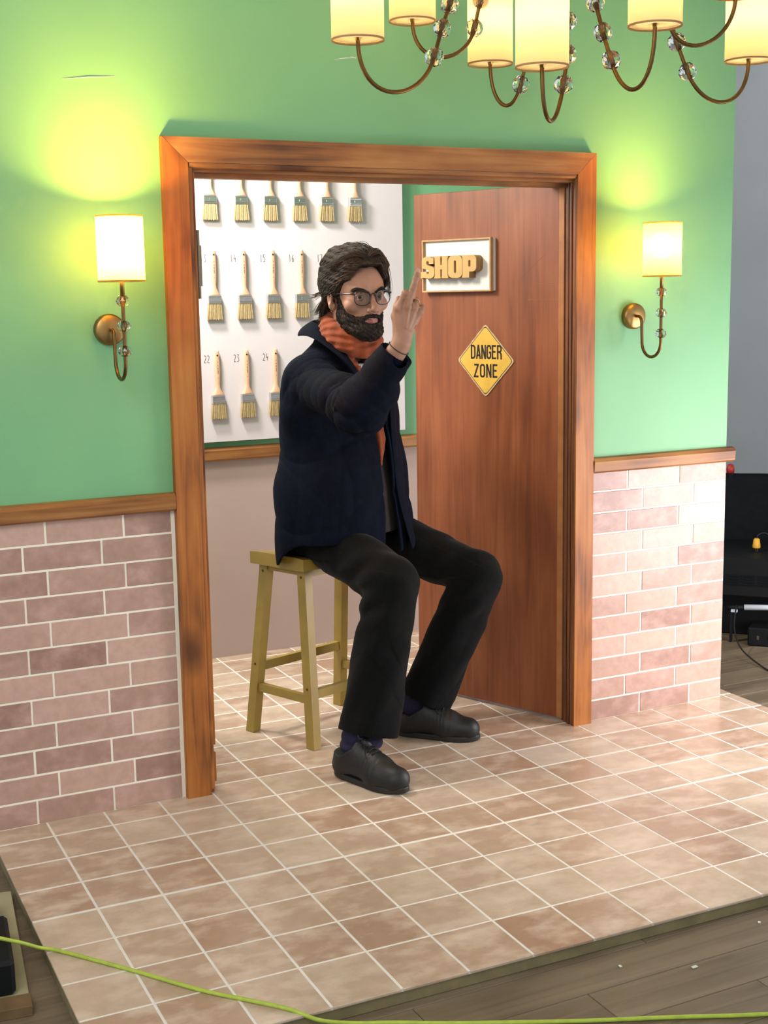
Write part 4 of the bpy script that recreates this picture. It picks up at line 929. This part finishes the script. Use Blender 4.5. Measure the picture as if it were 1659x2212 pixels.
# ------------------------------------------------------------------ hair, beard, brows
def ss(x, a, b): t = np.clip((x - a) / (b - a), 0, 1); return t * t * (3 - 2 * t)
headonly = head[:-7]
def hair_post(P, d):
    q = hl(P); x, y, z = q[:, 0], q[:, 1], q[:, 2]
    # hairline rises over the forehead, runs down in front of the ears and ends at the nape
    line = np.where(y > .0, .072 - .0 * y, .072)
    front = ss(y, .018, .050); side = 1 - front
    zmin = front * (.083 - ss(np.abs(x), .028, .062) * .042) + side * (-.002 - ss(-y, .012, .05) * .078)
    mask = ss(z, zmin - .006, zmin + .008)
    wave = .0022 * np.sin(x * 120 + 1.2 * np.sin(y * 30 + z * 20)) + .0010 * np.sin(x * 330 + z * 160 + y * 20) + .0008 * np.sin(z * 420 + x * 90 + y * 60)
    tk = .012 + .012 * ss(z, .06, .11) + .010 * ss(y, .02, .07) * ss(z, .05, .085) + .006 * ss(-y, .02, .08) + wave
    return d - ((tk + .006) * mask - .006) * HS
hair = sdfobj('hair', headonly, H(-.14, -.16, -.12).min() * 0 + np.array([1.00, -.02, 1.24]), (1.32, .34, 1.56), .0030, [M_hair], man, PR, hair_post, None, .03)
# trim of loose island faces is not needed: mask keeps the shell closed
def strands(name, guides, n, spread, r0, mat, parent, seed=3, taper=.2):
    g_ = np.random.default_rng(seed); m = MB()
    for G_, wgt in guides:
        G_ = [np.array(H(*p)) for p in G_]
        for k in range(int(n * wgt)):
            o_ = g_.normal(0, spread, 3); o2 = g_.normal(0, spread * .5, 3); N_ = len(G_)
            pts = spl([p + o_ * (.4 + .6 * i / (N_ - 1)) + o2 * (i / (N_ - 1)) ** 2 - PR for i, p in enumerate(G_)], 4); L = len(pts)
            m.tube(pts, [r0 * (1 - (1 - taper) * abs(2 * i / (L - 1) - .7)) for i in range(L)], 5)
    return m.build(name, mat, parent, True)
# swept locks: from the front parting over and back (guides in head units)
Gd = []
for x0 in np.linspace(-.060, .052, 15):
    sx_ = -1 if x0 < .015 else 1; a = abs(x0 - .015) / .06
    Gd.append(([(x0, .070 - .3 * abs(x0), .090), (x0 + sx_ * .006, .062 - .2 * abs(x0), .112 - .10 * a * .3), (x0 * 1.12, .020, .143 - .035 * a), (x0 * 1.2, -.035, .143 - .04 * a), (x0 * 1.18, -.085, .108 - .03 * a), (x0 * 1.0, -.112, .060)], .5))
for x0 in np.linspace(-.062, .06, 10):
    Gd.append(([(x0, -.105 + .5 * abs(x0), .05), (x0 * 1.1, -.116 + .5 * abs(x0), .0), (x0 * 1.1, -.105 + .45 * abs(x0), -.045), (x0 * 1.12, -.098 + .4 * abs(x0), -.085)], .6))
strands('hair_strand', Gd, 20, .0045, .0008, M_hair2, hair, 5)
from mathutils import kdtree
def traced(name, src, n, flow, steps, ds, lift, r0, mats, parent, seed, test=None, sides=4, wob=.25):
    g_ = np.random.default_rng(seed); W = np.array([v.co for v in src.data.vertices]) ; NN = np.array([v.normal for v in src.data.vertices])
    L_ = hl(W + PR); ok = np.where(test(L_, NN @ HM.T))[0]; kd = kdtree.KDTree(len(ok))
    for i in ok: kd.insert(W[i], int(i))
    kd.balance(); m = MB(); cut = []
    for k in range(n):
        i = int(g_.choice(ok)); p = W[i].copy(); pts = [p + NN[i] * lift * .2]; wv = g_.normal(0, wob, 3); li = lift * g_.uniform(.3, 1.3)
        for s_ in range(int(steps * g_.uniform(.6, 1.2))):
            d_ = flow(L_[i][None])[0] @ HM + wv; nn2 = NN[i]; d_ = d_ - nn2 * (d_ @ nn2); d_ /= np.linalg.norm(d_) + 1e-9; p = p + d_ * ds
            co, i, dist = kd.find(p); p = np.array(co) * .75 + p * .25; pts.append(p + NN[i] * li)
        if len(pts) < 3: continue
        q_ = len(pts); m.tube(pts, [r0 * (.35 + .65 * math.sin(math.pi * min(.95, (j + .4) / q_))) for j in range(q_)], sides); cut.append(len(m.F))
    o = m.build(name, mats, parent, True); a = 0
    for k, b_ in enumerate(cut):
        if k % 3 == 0 and len(mats) > 1:
            for f_ in range(a, b_): o.data.polygons[f_].material_index = 1
        a = b_
    return o
def hflow(q):
    x, y, z = q[:, 0], q[:, 1], q[:, 2]; sd = ss(np.abs(x), .035, .075)[:, None]; bk = ss(-y, .055, .10)[:, None]; sg_ = np.sign(x - .012)[:, None]
    top = np.concatenate([.45 * sg_, -np.ones_like(sg_), np.zeros_like(sg_)], 1); side = np.concatenate([np.zeros_like(sg_), -.85 + 0 * sg_, -.45 + 0 * sg_], 1); back = np.concatenate([-.1 * sg_, -.1 + 0 * sg_, -1 + 0 * sg_], 1)
    v = top * (1 - sd) + side * sd; return v * (1 - bk) + back * bk
traced('hair_strand', hair, 3200, hflow, 9, .008, .0018, .00085, [M_hair2, M_hair3], hair, 21, lambda L, N: (L[:, 2] > -.08), 4, .16)
# front lock arching over the forehead and the lock falling beside the left temple
strands('hair_strand', [([(.000, .072, .096), (.004, .088, .116), (.030, .086, .122), (.058, .066, .092), (.074, .046, .050), (.078, .040, .004)], 1.0), ([(.010, .074, .098), (.036, .084, .108), (.062, .066, .074), (.078, .050, .030), (.081, .046, -.012)], 1.0), ([(-.010, .074, .094), (-.022, .086, .112), (-.050, .068, .116), (-.080, .030, .096), (-.094, -.02, .07)], 1.0)], 80, .0050, .0008, M_hair2, hair, 6)
# nape curls and a flick behind the right ear
strands('hair_strand', [([(-.075, -.045, -.005), (-.085, -.062, -.030), (-.088, -.078, -.052), (-.094, -.094, -.058)], 1), ([(-.070, -.050, -.020), (-.078, -.066, -.050), (-.076, -.076, -.080), (-.070, -.080, -.110)], 1.4), ([(-.060, -.060, -.020), (-.068, -.080, -.060), (-.072, -.098, -.078), (-.082, -.108, -.080)], 1),
                        ([(-.080, -.030, .020), (-.094, -.050, .006), (-.104, -.075, -.004), (-.112, -.095, .000)], .35), ([(-.050, -.075, -.030), (-.052, -.085, -.070), (-.050, -.085, -.105)], 1)], 44, .0055, .0009, M_hair2, hair, 8)
def beard_post(P, d):
    q = hl(P); x, y, z = q[:, 0], q[:, 1], q[:, 2]; ax_ = np.abs(x)
    edge = np.interp(y, [.0, .022, .032, .05, .07, .085, .095], [.03, .03, -.022, -.048, -.061, -.060, -.052])
    mask = ss(edge - z, -.004, .005) * ss(y, -.004, .008)
    mouth = ((x / .023) ** 2 + ((z + .0735) / .0098) ** 2); mask = mask * ss(mouth, .75, 1.35)
    nose = ((x / .016) ** 2 + ((z + .040) / .012) ** 2); mask = mask * ss(nose, .8, 1.3)
    tk = .0022 + .0080 * ss(-z, .078, .112) + .003 * ss(-z, .045, .075) + .0009 * np.sin(x * 700) * np.sin(z * 610 + y * 500) + .0008 * np.sin(x * 330 + z * 450)
    return d - ((tk + .006) * mask - .006) * HS
beard = sdfobj('beard', headonly, (1.03, -.02, 1.19), (1.30, .22, 1.42), .0026, [M_beard], man, PR, beard_post, None, .02)
def bflow(q): return np.stack([q[:, 0] * 3, .25 + 0 * q[:, 0], -1 + 0 * q[:, 0]], 1)
traced('beard_hair', beard, 3600, bflow, 4, .0035, .0018, .00065, [M_hair3, M_hair2], beard, 22, lambda L, N: (L[:, 1] > -.01) & ((L[:, 1] > .03) | (L[:, 2] < .0)), 3, .35)
for s in (-1, 1):
    strands('eyebrow', [([(s * .0110, .0950, .0125), (s * .0270, .0930, .0190), (s * .0420, .0820, .0215), (s * .0520, .0690, .0150)], 1)], 130, .0026, .0010, M_hair, man, 11 + s)
# ------------------------------------------------------------------ glasses
gl = mob('glasses', [(0, 0, 0)], [], M_frame, man); 
def rimpts(s, n=40):
    o_ = []
    for k in range(n):
        a = 2 * math.pi * k / n; c, si = math.cos(a), math.sin(a); rx = .0240; rz = .0208
        x = math.copysign(abs(c) ** .72, c) * rx; z = math.copysign(abs(si) ** .78, si) * rz
        if si < 0: x *= 1 - .10 * abs(si)
        o_.append(np.array(H(s * .0325 + x, .1045 - abs(s * .0325 + x) * .13, -.0045 + z)) - PR)
    return o_
m = MB()
for s in (-1, 1):
    R0 = rimpts(s); m.tube(R0 + [R0[0], R0[1]], [.0013 + .0013 * max(0, math.sin(2 * math.pi * (k % 40) / 40)) ** .6 for k in range(42)], 8, False)
    m.tube([H(s * .0565, .0985, .008) - PR, H(s * .0640, .0900, .009) - PR, H(s * .0760, .040, .008) - PR, H(s * .0800, .000, .006) - PR, H(s * .0800, -.022, -.012) - PR], [.0026, .0022, .0018, .0018, .0016], 8)
m.tube(spl([H(-.0095, .1035, .004) - PR, H(-.004, .1065, .0085) - PR, H(.004, .1065, .0085) - PR, H(.0095, .1035, .004) - PR], 4), .0017, 8)
gl2 = m.build('glasses_frame', M_frame, man, True); bpy.data.objects.remove(gl)
for s in (-1, 1):
    R0 = rimpts(s); c = np.mean(R0, 0) + hy * .0012; m = MB(); m.add([tuple(p) for p in R0] + [tuple(c)], [(k, (k + 1) % 40, 40) for k in range(40)]); m.build('lens', M_lens, gl2, True)
# ------------------------------------------------------------------ jacket
JC = np.array([1.168, .272, 0.]); 
zz_ = np.array([.50, .58, .68, .80, .92, 1.02, 1.10, 1.16, 1.20, 1.235, 1.27, 1.32]); aa_ = np.array([.238, .236, .238, .226, .200, .192, .188, .178, .140, .095, .075, .06]); bb_ = np.array([.172, .170, .168, .170, .160, .150, .138, .112, .092, .078, .070, .06]); ff_ = np.array([.01, .008, .005, .0, -.004, -.004, -.002, .0, .0, .006, .01, .01])
def jl(P): q = P - JC; return q @ Rw, q @ Fw, P[:, 2]
def stack(P, off=0.0):
    r, f, z = jl(P); a = np.interp(z, zz_, aa_) + off; b = np.interp(z, zz_, bb_) + off; f0 = np.interp(z, zz_, ff_)
    k = np.sqrt((r / a) ** 2 + ((f - f0) / b) ** 2) + 1e-6; return ((k - 1) * np.minimum(a, b) * .92).astype(np.float32)
def folds(Q, seed, k0, amp, stretch):   # creased cloth: warped directional waves with sharp ridges
    g_ = np.random.default_rng(seed); o_ = np.zeros(len(Q), np.float32)
    for i in range(5):
        kv = g_.normal(0, 1, 3) * stretch; kv = kv / np.linalg.norm(kv) * k0 * (1 + .45 * i); kw = g_.normal(0, 1, 3) * k0 * .35
        s_ = np.sin(Q @ kv + g_.uniform(0, 6.3) + 1.6 * np.sin(Q @ kw + g_.uniform(0, 6.3))); o_ += (1 - 2 * np.sqrt(np.abs(s_) + .02)) / (1 + .6 * i)
    return o_ * amp * .45
def jdelta(P):
    r, f, z = jl(P); Q = np.stack([r, f, z], 1)
    torso_w = ss(-z, -1.16, -1.0)
    w_ = folds(Q, 4, 15, .0095, np.array([.6, .6, 1.0])) * torso_w
    ua = nrm(elR - shR); t = (P - shR) @ ua; fa = nrm(wrR - elR); t2 = (P - elR) @ fa
    da = np.linalg.norm(P - (shR + np.clip(t, 0, .30)[:, None] * ua), axis=1); db = np.linalg.norm(P - (elR + np.clip(t2, 0, .22)[:, None] * fa), axis=1)
    near = np.minimum(da, db); m_ = ss(.115 - near, 0, .04); tt = np.where(da < db, t, .29 + t2)
    Q2 = np.stack([tt, (P @ Up) * .55 + (P @ Rw) * .3, (P @ Rw) * .5], 1)
    w2 = folds(Q2, 9, 30, .0125, np.array([1.0, .5, .5])) * (.35 + .9 * np.exp(-((tt - .27) / .11) ** 2) + .5 * np.exp(-((tt - .05) / .07) ** 2))
    return (w_ * (1 - m_) + w2 * m_).astype(np.float32)
cuR = elR + (wrR - elR) * .73; caR = nrm(wrR - elR)
slv = [Cap(nb_ + Rw * .06 + [0, .01, -.045], shR + [-.006, .012, .006], .058, .062, .03), Cap(shR, elR, .061, .060, .03), Cap(shR + [-.012, .03, -.045], shR + [-.01, .02, -.08], .058, .060, .04), Cap(elR, cuR + caR * .02, .058, .047, .02), Cap(elR + [.01, .02, -.02], elR + (wrR - elR) * .40 + [0.02, .0, -.02], .048, .036, .03),
       Cap(nb_ - Rw * .06 + [0, .01, -.045], shL, .058, .056, .03), Cap(shL, elL, .060, .054, .03), Cap(elL, wrL, .054, .042, .02)]
def hem(P):
    r, f, z = jl(P); hz_ = .572 + .070 * ss(f, -.10, .06) - .050 * ss(f, .06, .155) * ss(.13 - np.abs(np.abs(r) - .035), 0, .1) + .006 * np.sin(r * 30 + f * 20)
    return (hz_ - z).astype(np.float32)
def jshell_top(P):   # neck opening
    r, f, z = jl(P); return (np.sqrt((r / .066) ** 2 + ((f - .01) / .068) ** 2) - 1) * .066
def opening(P):      # gap between the two fronts, widening at the throat and towards the hem
    r, f, z = jl(P); wv = np.interp(z, [.55, .66, .80, .95, 1.05, 1.12, 1.17, 1.22], [.044, .034, .020, .024, .028, .035, .055, .080]); c = np.interp(z, [.55, .8, 1.0, 1.2], [-.030, -.020, -.010, .0])
    return np.maximum(np.abs(r - c) - wv, .02 - f).astype(np.float32)
cufin = Cap(cuR + caR * -.035, cuR + caR * .09, .034, .046, .004, 's')
def jpost(P, d):
    dl = jdelta(P); d = d + dl; d = np.maximum(d, hem(P))
    tcf = (P - cuR) @ caR; dcf = np.linalg.norm(P - (cuR), axis=1)
    d = np.where((dcf < .12), np.maximum(d, tcf - .030), d)
    inner = stack(P, -.009) + dl; d = np.maximum(d, -np.where(P[:, 2] < 1.12, inner, .5) )
    d = np.maximum(d, -np.maximum(opening(P), -.03 + 0 * d) ) if False else np.maximum(d, -opening(P))
    d = np.maximum(d, -cufin(P)); d = np.maximum(d, -np.where(P[:, 2] > 1.12, jshell_top(P) , .5))
    return d
jk = [Fn(stack, .035)] + slv
jacket = sdfobj('jacket', jk, (.86, -.24, .54), (1.48, .58, 1.36), .0038, [M_jacket], man, PR, jpost, None, .02)
# collar: standing at the neck, folding down into the two lapels
def loft(name, A, B, mat, parent, th, nv=6, bulge=.012, out=None):
    A = spl(A, 6); B = spl(B, 6); n = len(A); V = []; F = []
    for i in range(n):
        for j in range(nv + 1):
            u = j / nv; p = A[i].lerp(B[i], u); o_ = (p - Vector(nb_)); o_.z = 0; o_ = o_.normalized() if o_.length > 1e-4 else o_
            V.append(p + o_ * bulge * math.sin(math.pi * u) - Vector(PR))
    for i in range(n - 1):
        for j in range(nv): a = i * (nv + 1) + j; F.append((a, a + nv + 1, a + nv + 2, a + 1))
    o = mob(name, V, F, mat, parent, True); s_ = o.modifiers.new('solid', 'SOLIDIFY'); s_.thickness = th; s_.offset = 0
    sb = o.modifiers.new('sub', 'SUBSURF'); sb.levels = 1; sb.render_levels = 1; return o
def jp(r, f, z): return Vector(JC + Rw * r + Fw * f + Up * z)
loft('collar', [jp(.030, .142, 1.085), jp(.060, .118, 1.165), jp(.086, .070, 1.235), jp(.088, .010, 1.285), jp(.068, -.045, 1.300), jp(0, -.072, 1.302), jp(-.068, -.045, 1.290), jp(-.086, .010, 1.265), jp(-.082, .070, 1.225), jp(-.062, .118, 1.165), jp(-.035, .142, 1.085)],
     [jp(.090, .170, 1.120), jp(.135, .138, 1.190), jp(.150, .070, 1.238), jp(.140, .0, 1.258), jp(.102, -.076, 1.256), jp(0, -.112, 1.256), jp(-.102, -.076, 1.246), jp(-.128, .0, 1.240), jp(-.130, .066, 1.206), jp(-.118, .128, 1.155), jp(-.082, .160, 1.095)], M_jacket, jacket, .0055)
# front plackets hanging free, one each side of the opening
loft('placket', [jp(-.052, .150, 1.06), jp(-.046, .164, .92), jp(-.052, .178, .78), jp(-.074, .190, .68), jp(-.098, .196, .60)], [jp(-.100, .128, 1.06), jp(-.095, .140, .92), jp(-.110, .152, .78), jp(-.150, .145, .68), jp(-.160, .150, .63)], M_jacket, jacket, .005, 5, .006)
# button
m = MB(); c = jp(.062, .140, 1.10) - Vector(PR); m.lathe([(.0001, .0), (.0065, 0), (.0065, .002), (.0001, .0025)], c, 12, ax=Matrix([tuple(Rw), (0, 0, 1), tuple(Fw)]).transposed()); m.build('button', M_lace, jacket)
# ------------------------------------------------------------------ shirt, tee, scarf
shirt = sdfobj('undershirt', [Fn(lambda P: stack(P, -.016), .02)], (.94, .02, .60), (1.40, .48, 1.22), .006, [M_shirt], man, PR, lambda P, d: np.maximum(np.maximum(d, .66 - P[:, 2]), P[:, 2] - 1.185).astype(np.float32))
m = MB(); m.lathe([(.0001, .0), (.050, 0), (.056, .02), (.052, .034), (.0001, .036)], Vector(nb_) - Vector(PR) + Vector(Fw) * .055 + Vector((0, 0, -.060)), 24); m.build('tee_collar', M_tee, man, True)
def chain(pts, rs, k=.015, sq=None): return [Cap(pts[i], pts[i + 1], rs[i], rs[i + 1], k, 'u', sq) for i in range(len(pts) - 1)]
nc = H(0, -.045, -.112)
ring = []; Np = 16
for k in range(Np + 1):
    a = 2 * math.pi * k / Np; f_, r_ = math.cos(a), math.sin(a); ring.append(nc + Fw * (f_ * .071 + .004) + Rw * r_ * .070 + Up * (-.030 * f_ - .004 + .010 * (1 - f_) * .5))
ring2 = [p + Up * -.030 + (p - nc) * [.14, .14, 0] for p in ring]
sc_ = chain([ring[2], np.array(jp(.052, .078, 1.185)), np.array(jp(.012, .118, 1.135))], [.016, .018, .012]) + chain(ring, [.020] * 17) + chain(ring2, [.018] * 17)
knot = jp(-.030, .098, 1.170); kn = np.array(knot)
sc_ += chain([ring2[0], kn, kn + Fw * .018 - Up * .05], [.020, .022, .017]) + chain([kn, np.array(jp(.012, .125, 1.10)), np.array(jp(-.004, .140, 1.02)), np.array(jp(-.010, .150, .95)), np.array(jp(-.012, .152, .87))], [.020, .019, .022, .017, .004], .01, (Fw.astype(np.float32), 1.5)) + chain([ring2[15], np.array(jp(-.045, .085, 1.17)), np.array(jp(-.03, .118, 1.10))], [.018, .018, .012])
def scpost(P, d):
    q = P - nc; a = np.arctan2(q @ Rw, q @ Fw); up_ = P[:, 2] > 1.165
    w1 = .0016 * np.sin(P[:, 2] * 300 + 2.5 * np.sin(a * 3) + a * 3.0); w2 = .0018 * np.sin((P @ Rw) * 330 + 2 * np.sin(P[:, 2] * 30))
    return d + np.where(up_, w1, w2)
sdfobj('scarf', sc_, (1.02, .0, .84), (1.34, .42, 1.36), .0030, [M_scarf], man, PR, scpost, None, .008)
# ------------------------------------------------------------------ trousers, long johns, shoes
heR = anR + (knR - anR) * .080 + np.array([.010, -.008, .0]); heL = anL + (knL - anL) * .055 + np.array([.012, -.01, 0])
tr = [Ell([1.155, .325, .672], (.172, .145, .092), AX, .05), Cap(hipR, knR * .94 + hipR * .06, .092, .073, .03), Cap(hipL, knL * .94 + hipL * .06, .092, .071, .03),
      Cap(knR, heR, .076, .084, .022), Cap(knL, heL, .074, .080, .022), Cap(knR + [-.015, .040, -.055], knR + [-.02, .05, -.085], .052, .050, .02), Cap(knL + [-.03, .03, -.06], knL + [-.035, .04, -.09], .052, .05, .02)]
sR = nrm(heR - knR); sL = nrm(heL - knL); tR = nrm(knR - hipR); tL = nrm(knL - hipL)
def trpost(P, d):
    out = d
    for kn_, s_, t_, he_, ph in ((knR, sR, tR, heR, 0.), (knL, sL, tL, heL, 1.7)):
        v = P - kn_; bis = nrm(s_ - (-t_) * -1 + s_ * 0) if False else nrm(s_ + t_); back = nrm(-t_ + s_)     # inside of the knee
        u = v @ bis; dist = np.linalg.norm(v, axis=1); wgt = np.exp(-(dist / .13) ** 2) * ss(v @ back, -.02, .06)
        out = out + wgt * .0090 * np.sin(u * 95 + ph + 1.5 * np.sin((v @ np.cross(s_, t_)) * 40))
        wg2 = np.exp(-(dist / .20) ** 2); out = out + wg2 * .0022 * np.sin(u * 60 + (v @ np.cross(s_, t_)) * 55 + ph)
        h_ = P - he_; al = h_ @ s_; rad = np.linalg.norm(h_ - al[:, None] * s_, axis=1); nearh = (np.linalg.norm(h_, axis=1) < .15)
        out = out + (dist < .55) * (al > -.46) * folds(P, 31 + int(ph * 10), 16, .0050, np.array([1., 1., .55])) * .5; out = out + ss(.30 - np.abs(al + .12), 0, .2) * .0026 * np.sin(np.arctan2(h_ @ np.cross(s_, t_), h_ @ nrm(np.cross(s_, np.cross(s_, t_)))) * 5 + al * 22 + ph) * (dist < .5) * (al > -.42)
        out = np.where(nearh, np.maximum(out, al - .006), out)
        out = np.where(nearh & (al > -.045), np.maximum(out, -(rad - .068)), out)
        out = out - .0015 * ((al > -.035) & nearh & (rad > .070))       # turned hem
    # flat against the saddle seat
    return np.maximum(out, np.where((P[:, 2] < .60) & (np.abs((P - [1.143, .375, 0]) @ Rw) < .19) & (np.abs((P - [1.143, .375, 0]) @ Fw) < .115), .588 - P[:, 2], -1)).astype(np.float32)
trousers = sdfobj('trousers', tr, (.93, -.24, .05), (1.68, .56, .80), .0040, [M_trous], man, PR, trpost, None, .02)
for a_, k_, tag_ in ((anR, knR, 'R'), (anL, knL, 'L')):
    u = nrm(k_ - a_); fx = nrm((.38, -.92, 0)) if tag_ == 'R' else nrm((.73, -.683, 0)); c = a_ + np.array([.0, 0, 0]) - fx * .006
    sdfobj('long_johns', [Cap(c + [0, 0, -.012], c + u * .22, .060, .062, .01)], (c[0] - .12, c[1] - .14, .03), (c[0] + .18, c[1] + .14, .34), .0045, [M_sock], man, PR,
           lambda P, d, c=c: np.maximum(d + .0016 * np.sin(P[:, 2] * 260 + 1.2 * np.sin(P[:, 0] * 60)), .072 + .22 * ((P - c) @ fx) - P[:, 2]).astype(np.float32))
def shoe(hx0, hy0, tx, ty, ank, mirror):
    h0 = np.array([hx0, hy0, 0.]); t0_ = np.array([tx, ty, 0.]); L = np.linalg.norm(t0_ - h0); f = (t0_ - h0) / L; s = np.array([f[1], -f[0], 0]) * mirror   # s towards outer side
    def Q(a, b, z): return h0 + f * a * L + s * b + Up * z
    # upper
    up_ = [Cap(Q(.13, 0, .035), Q(.20, 0, .060), .036, .037, .02), Cap(Q(.20, 0, .06), Q(.25, .0, .105), .040, .044, .02), Cap(Q(.20, 0, .045), Q(.62, .004, .044), .037, .038, .02), Cap(Q(.25, 0, .085), Q(.60, 0, .056), .042, .036, .03), Cap(Q(.62, -.004, .038), Q(.865, -.002, .036), .040, .034, .02), Cap(Q(.62, .014, .034), Q(.84, .010, .032), .036, .030, .02)]
    def pos(P, d):
        q = P - h0; a = (q @ f) / L; st_ = np.abs(a - .70) ; d = d + .0012 * np.exp(-((a - .66) / .012) ** 2) + .0010 * np.sin(a * 160) * np.exp(-((a - .55) / .06) ** 2) * (P[:, 2] > .04)
        return np.maximum(np.maximum(d, .014 - P[:, 2]), P[:, 2] - np.interp(a, [0, .22, .36, .46], [.082, .076, .104, .2])).astype(np.float32)
    lo = np.minimum(h0, t0_) - [.08, .08, 0]; hi = np.maximum(h0, t0_) + [.08, .08, .17]
    o = sdfobj('shoe', up_, lo, hi, .0036, [M_shoe], man, PR, pos, None, .008)
    # sole outline
    O = []
    for k in range(64):
        a = 2 * math.pi * k / 64; c, si = math.cos(a), math.sin(a); u = .5 + .505 * math.copysign(abs(c) ** .8, c); wd = np.interp(u, [-.02, .1, .3, .5, .7, .85, 1.02], [.036, .037, .035, .038, .046, .045, .040]); bulg = abs(si) ** .8
        O.append(Q(u, math.copysign(wd * bulg, si) + .004 * math.sin(u * 3), 0))
    m = MB(); n = len(O); V = []
    for z, sc2 in ((.001, .955), (.004, .985), (.014, .985), (.018, .965)):
        ctr = Q(.5, 0, 0)
        for p in O: q = ctr + (p - ctr) * sc2; V.append((q[0] - PR[0], q[1] - PR[1], z + .010 * max(0, ((q - h0) @ f / L) - .80) * 2))
    F = [(i * n + k, i * n + (k + 1) % n, (i + 1) * n + (k + 1) % n, (i + 1) * n + k) for i in range(3) for k in range(n)] + [tuple(range(n - 1, -1, -1)), tuple(3 * n + k for k in range(n))]
    m.add(V, F); fixn(m.build('sole', M_sole, o, False))
    from mathutils.bvhtree import BVHTree
    bv = BVHTree.FromPolygons([v.co[:] for v in o.data.vertices], [p.vertices[:] for p in o.data.polygons])
    def T_(a, b, up=.0016):
        p = Vector(Q(a, b, .20) - PR); h_, n_, _, _ = bv.ray_cast(p, Vector((0, 0, -1))); return (h_ if h_ is not None else p - Vector((0, 0, .12))) + Vector((0, 0, up))
    m = MB()
    for a in (.56, .50, .44, .38):
        m.tube([T_(a + .012, b) if False else T_(a + .02 - .0 * abs(b), b, .0020) for b in np.linspace(-.020, .020, 7)], .0018, 6)
    for a in (.53, .47, .41): m.tube([T_(a + .6 * b, b, .0030) for b in np.linspace(-.018, .018, 7)], .0016, 6); m.tube([T_(a - .6 * b, b, .0030) for b in np.linspace(-.018, .018, 7)], .0016, 6)
    kt = T_(.40, 0, .004)
    for sg_ in (-1, 1):
        m.tube(spl([kt, kt + Vector(f * -.004 + s * .016 * sg_ + Up * .014), kt + Vector(f * .012 + s * .030 * sg_ + Up * .006), kt + Vector(f * .010 + s * .014 * sg_ + Up * .001), kt], 5), .0016, 6)
        m.tube(spl([kt, T_(.46, .016 * sg_, .004), T_(.52, .028 * sg_, .003), T_(.55, .033 * sg_, .003)], 4), .0015, 6)
    tn = MB(); tn.tube([T_(u, 0, -.002) for u in (.36, .42, .48)], [.014, .015, .012], 10); tn.build('tongue', M_shoe, o, True)
    m.build('laces', M_lace, o, True); return o
shoe(.986, -.034, 1.090, -.288, anR, 1); shoe(1.300, .192, 1.496, .002, anL, -1)
# ------------------------------------------------------------------ bracelet, ring, nail
fa = nrm(wrR - elR); c = wrR - fa * .016; u_ = nrm(np.cross(fa, dn)); v_ = np.cross(fa, u_)
m = MB(); m.tube([tuple(c + (u_ * math.cos(a) * .0300 + v_ * math.sin(a) * .0275) - PR) for a in np.linspace(0, 2 * math.pi, 30)], .0014, 6); m.build('bracelet', M_band, man, True)
c = K['r0'] * .35 + K['r1'] * .65; ax3 = nrm(K['r1'] - K['r0']); u_ = nrm(np.cross(ax3, Up)); v_ = np.cross(ax3, u_)
m = MB(); m.tube([tuple(c + (u_ * math.cos(a) + v_ * math.sin(a)) * .0102 - PR) for a in np.linspace(0, 2 * math.pi, 24)], .0015, 8); m.build('ring', M_gold, man, True)
c = K['m3'] + dn * .0045; m = MB(); ax_f = nrm(K['m3'] - K['m2']); sx = nrm(np.cross(ax_f, dn)); n3 = np.cross(sx, ax_f)
if n3 @ dn < 0: n3 = -n3
V = []; F = []
for i in range(5):
    for j in range(5):
        a = (j / 4 - .5) * 1.7; t = (i / 4 - .5) * .0115; V.append(tuple(K['m3'] + ax_f * (t + .0005) * 1 + (n3 * math.cos(a) + sx * math.sin(a)) * (.0072 - .0009 * (i == 4)) - PR))
for i in range(4):
    for j in range(4): F.append((i * 5 + j, i * 5 + j + 1, i * 5 + j + 6, i * 5 + j + 5))
m.add(V, F); m.build('fingernail', M_nail, man, True)
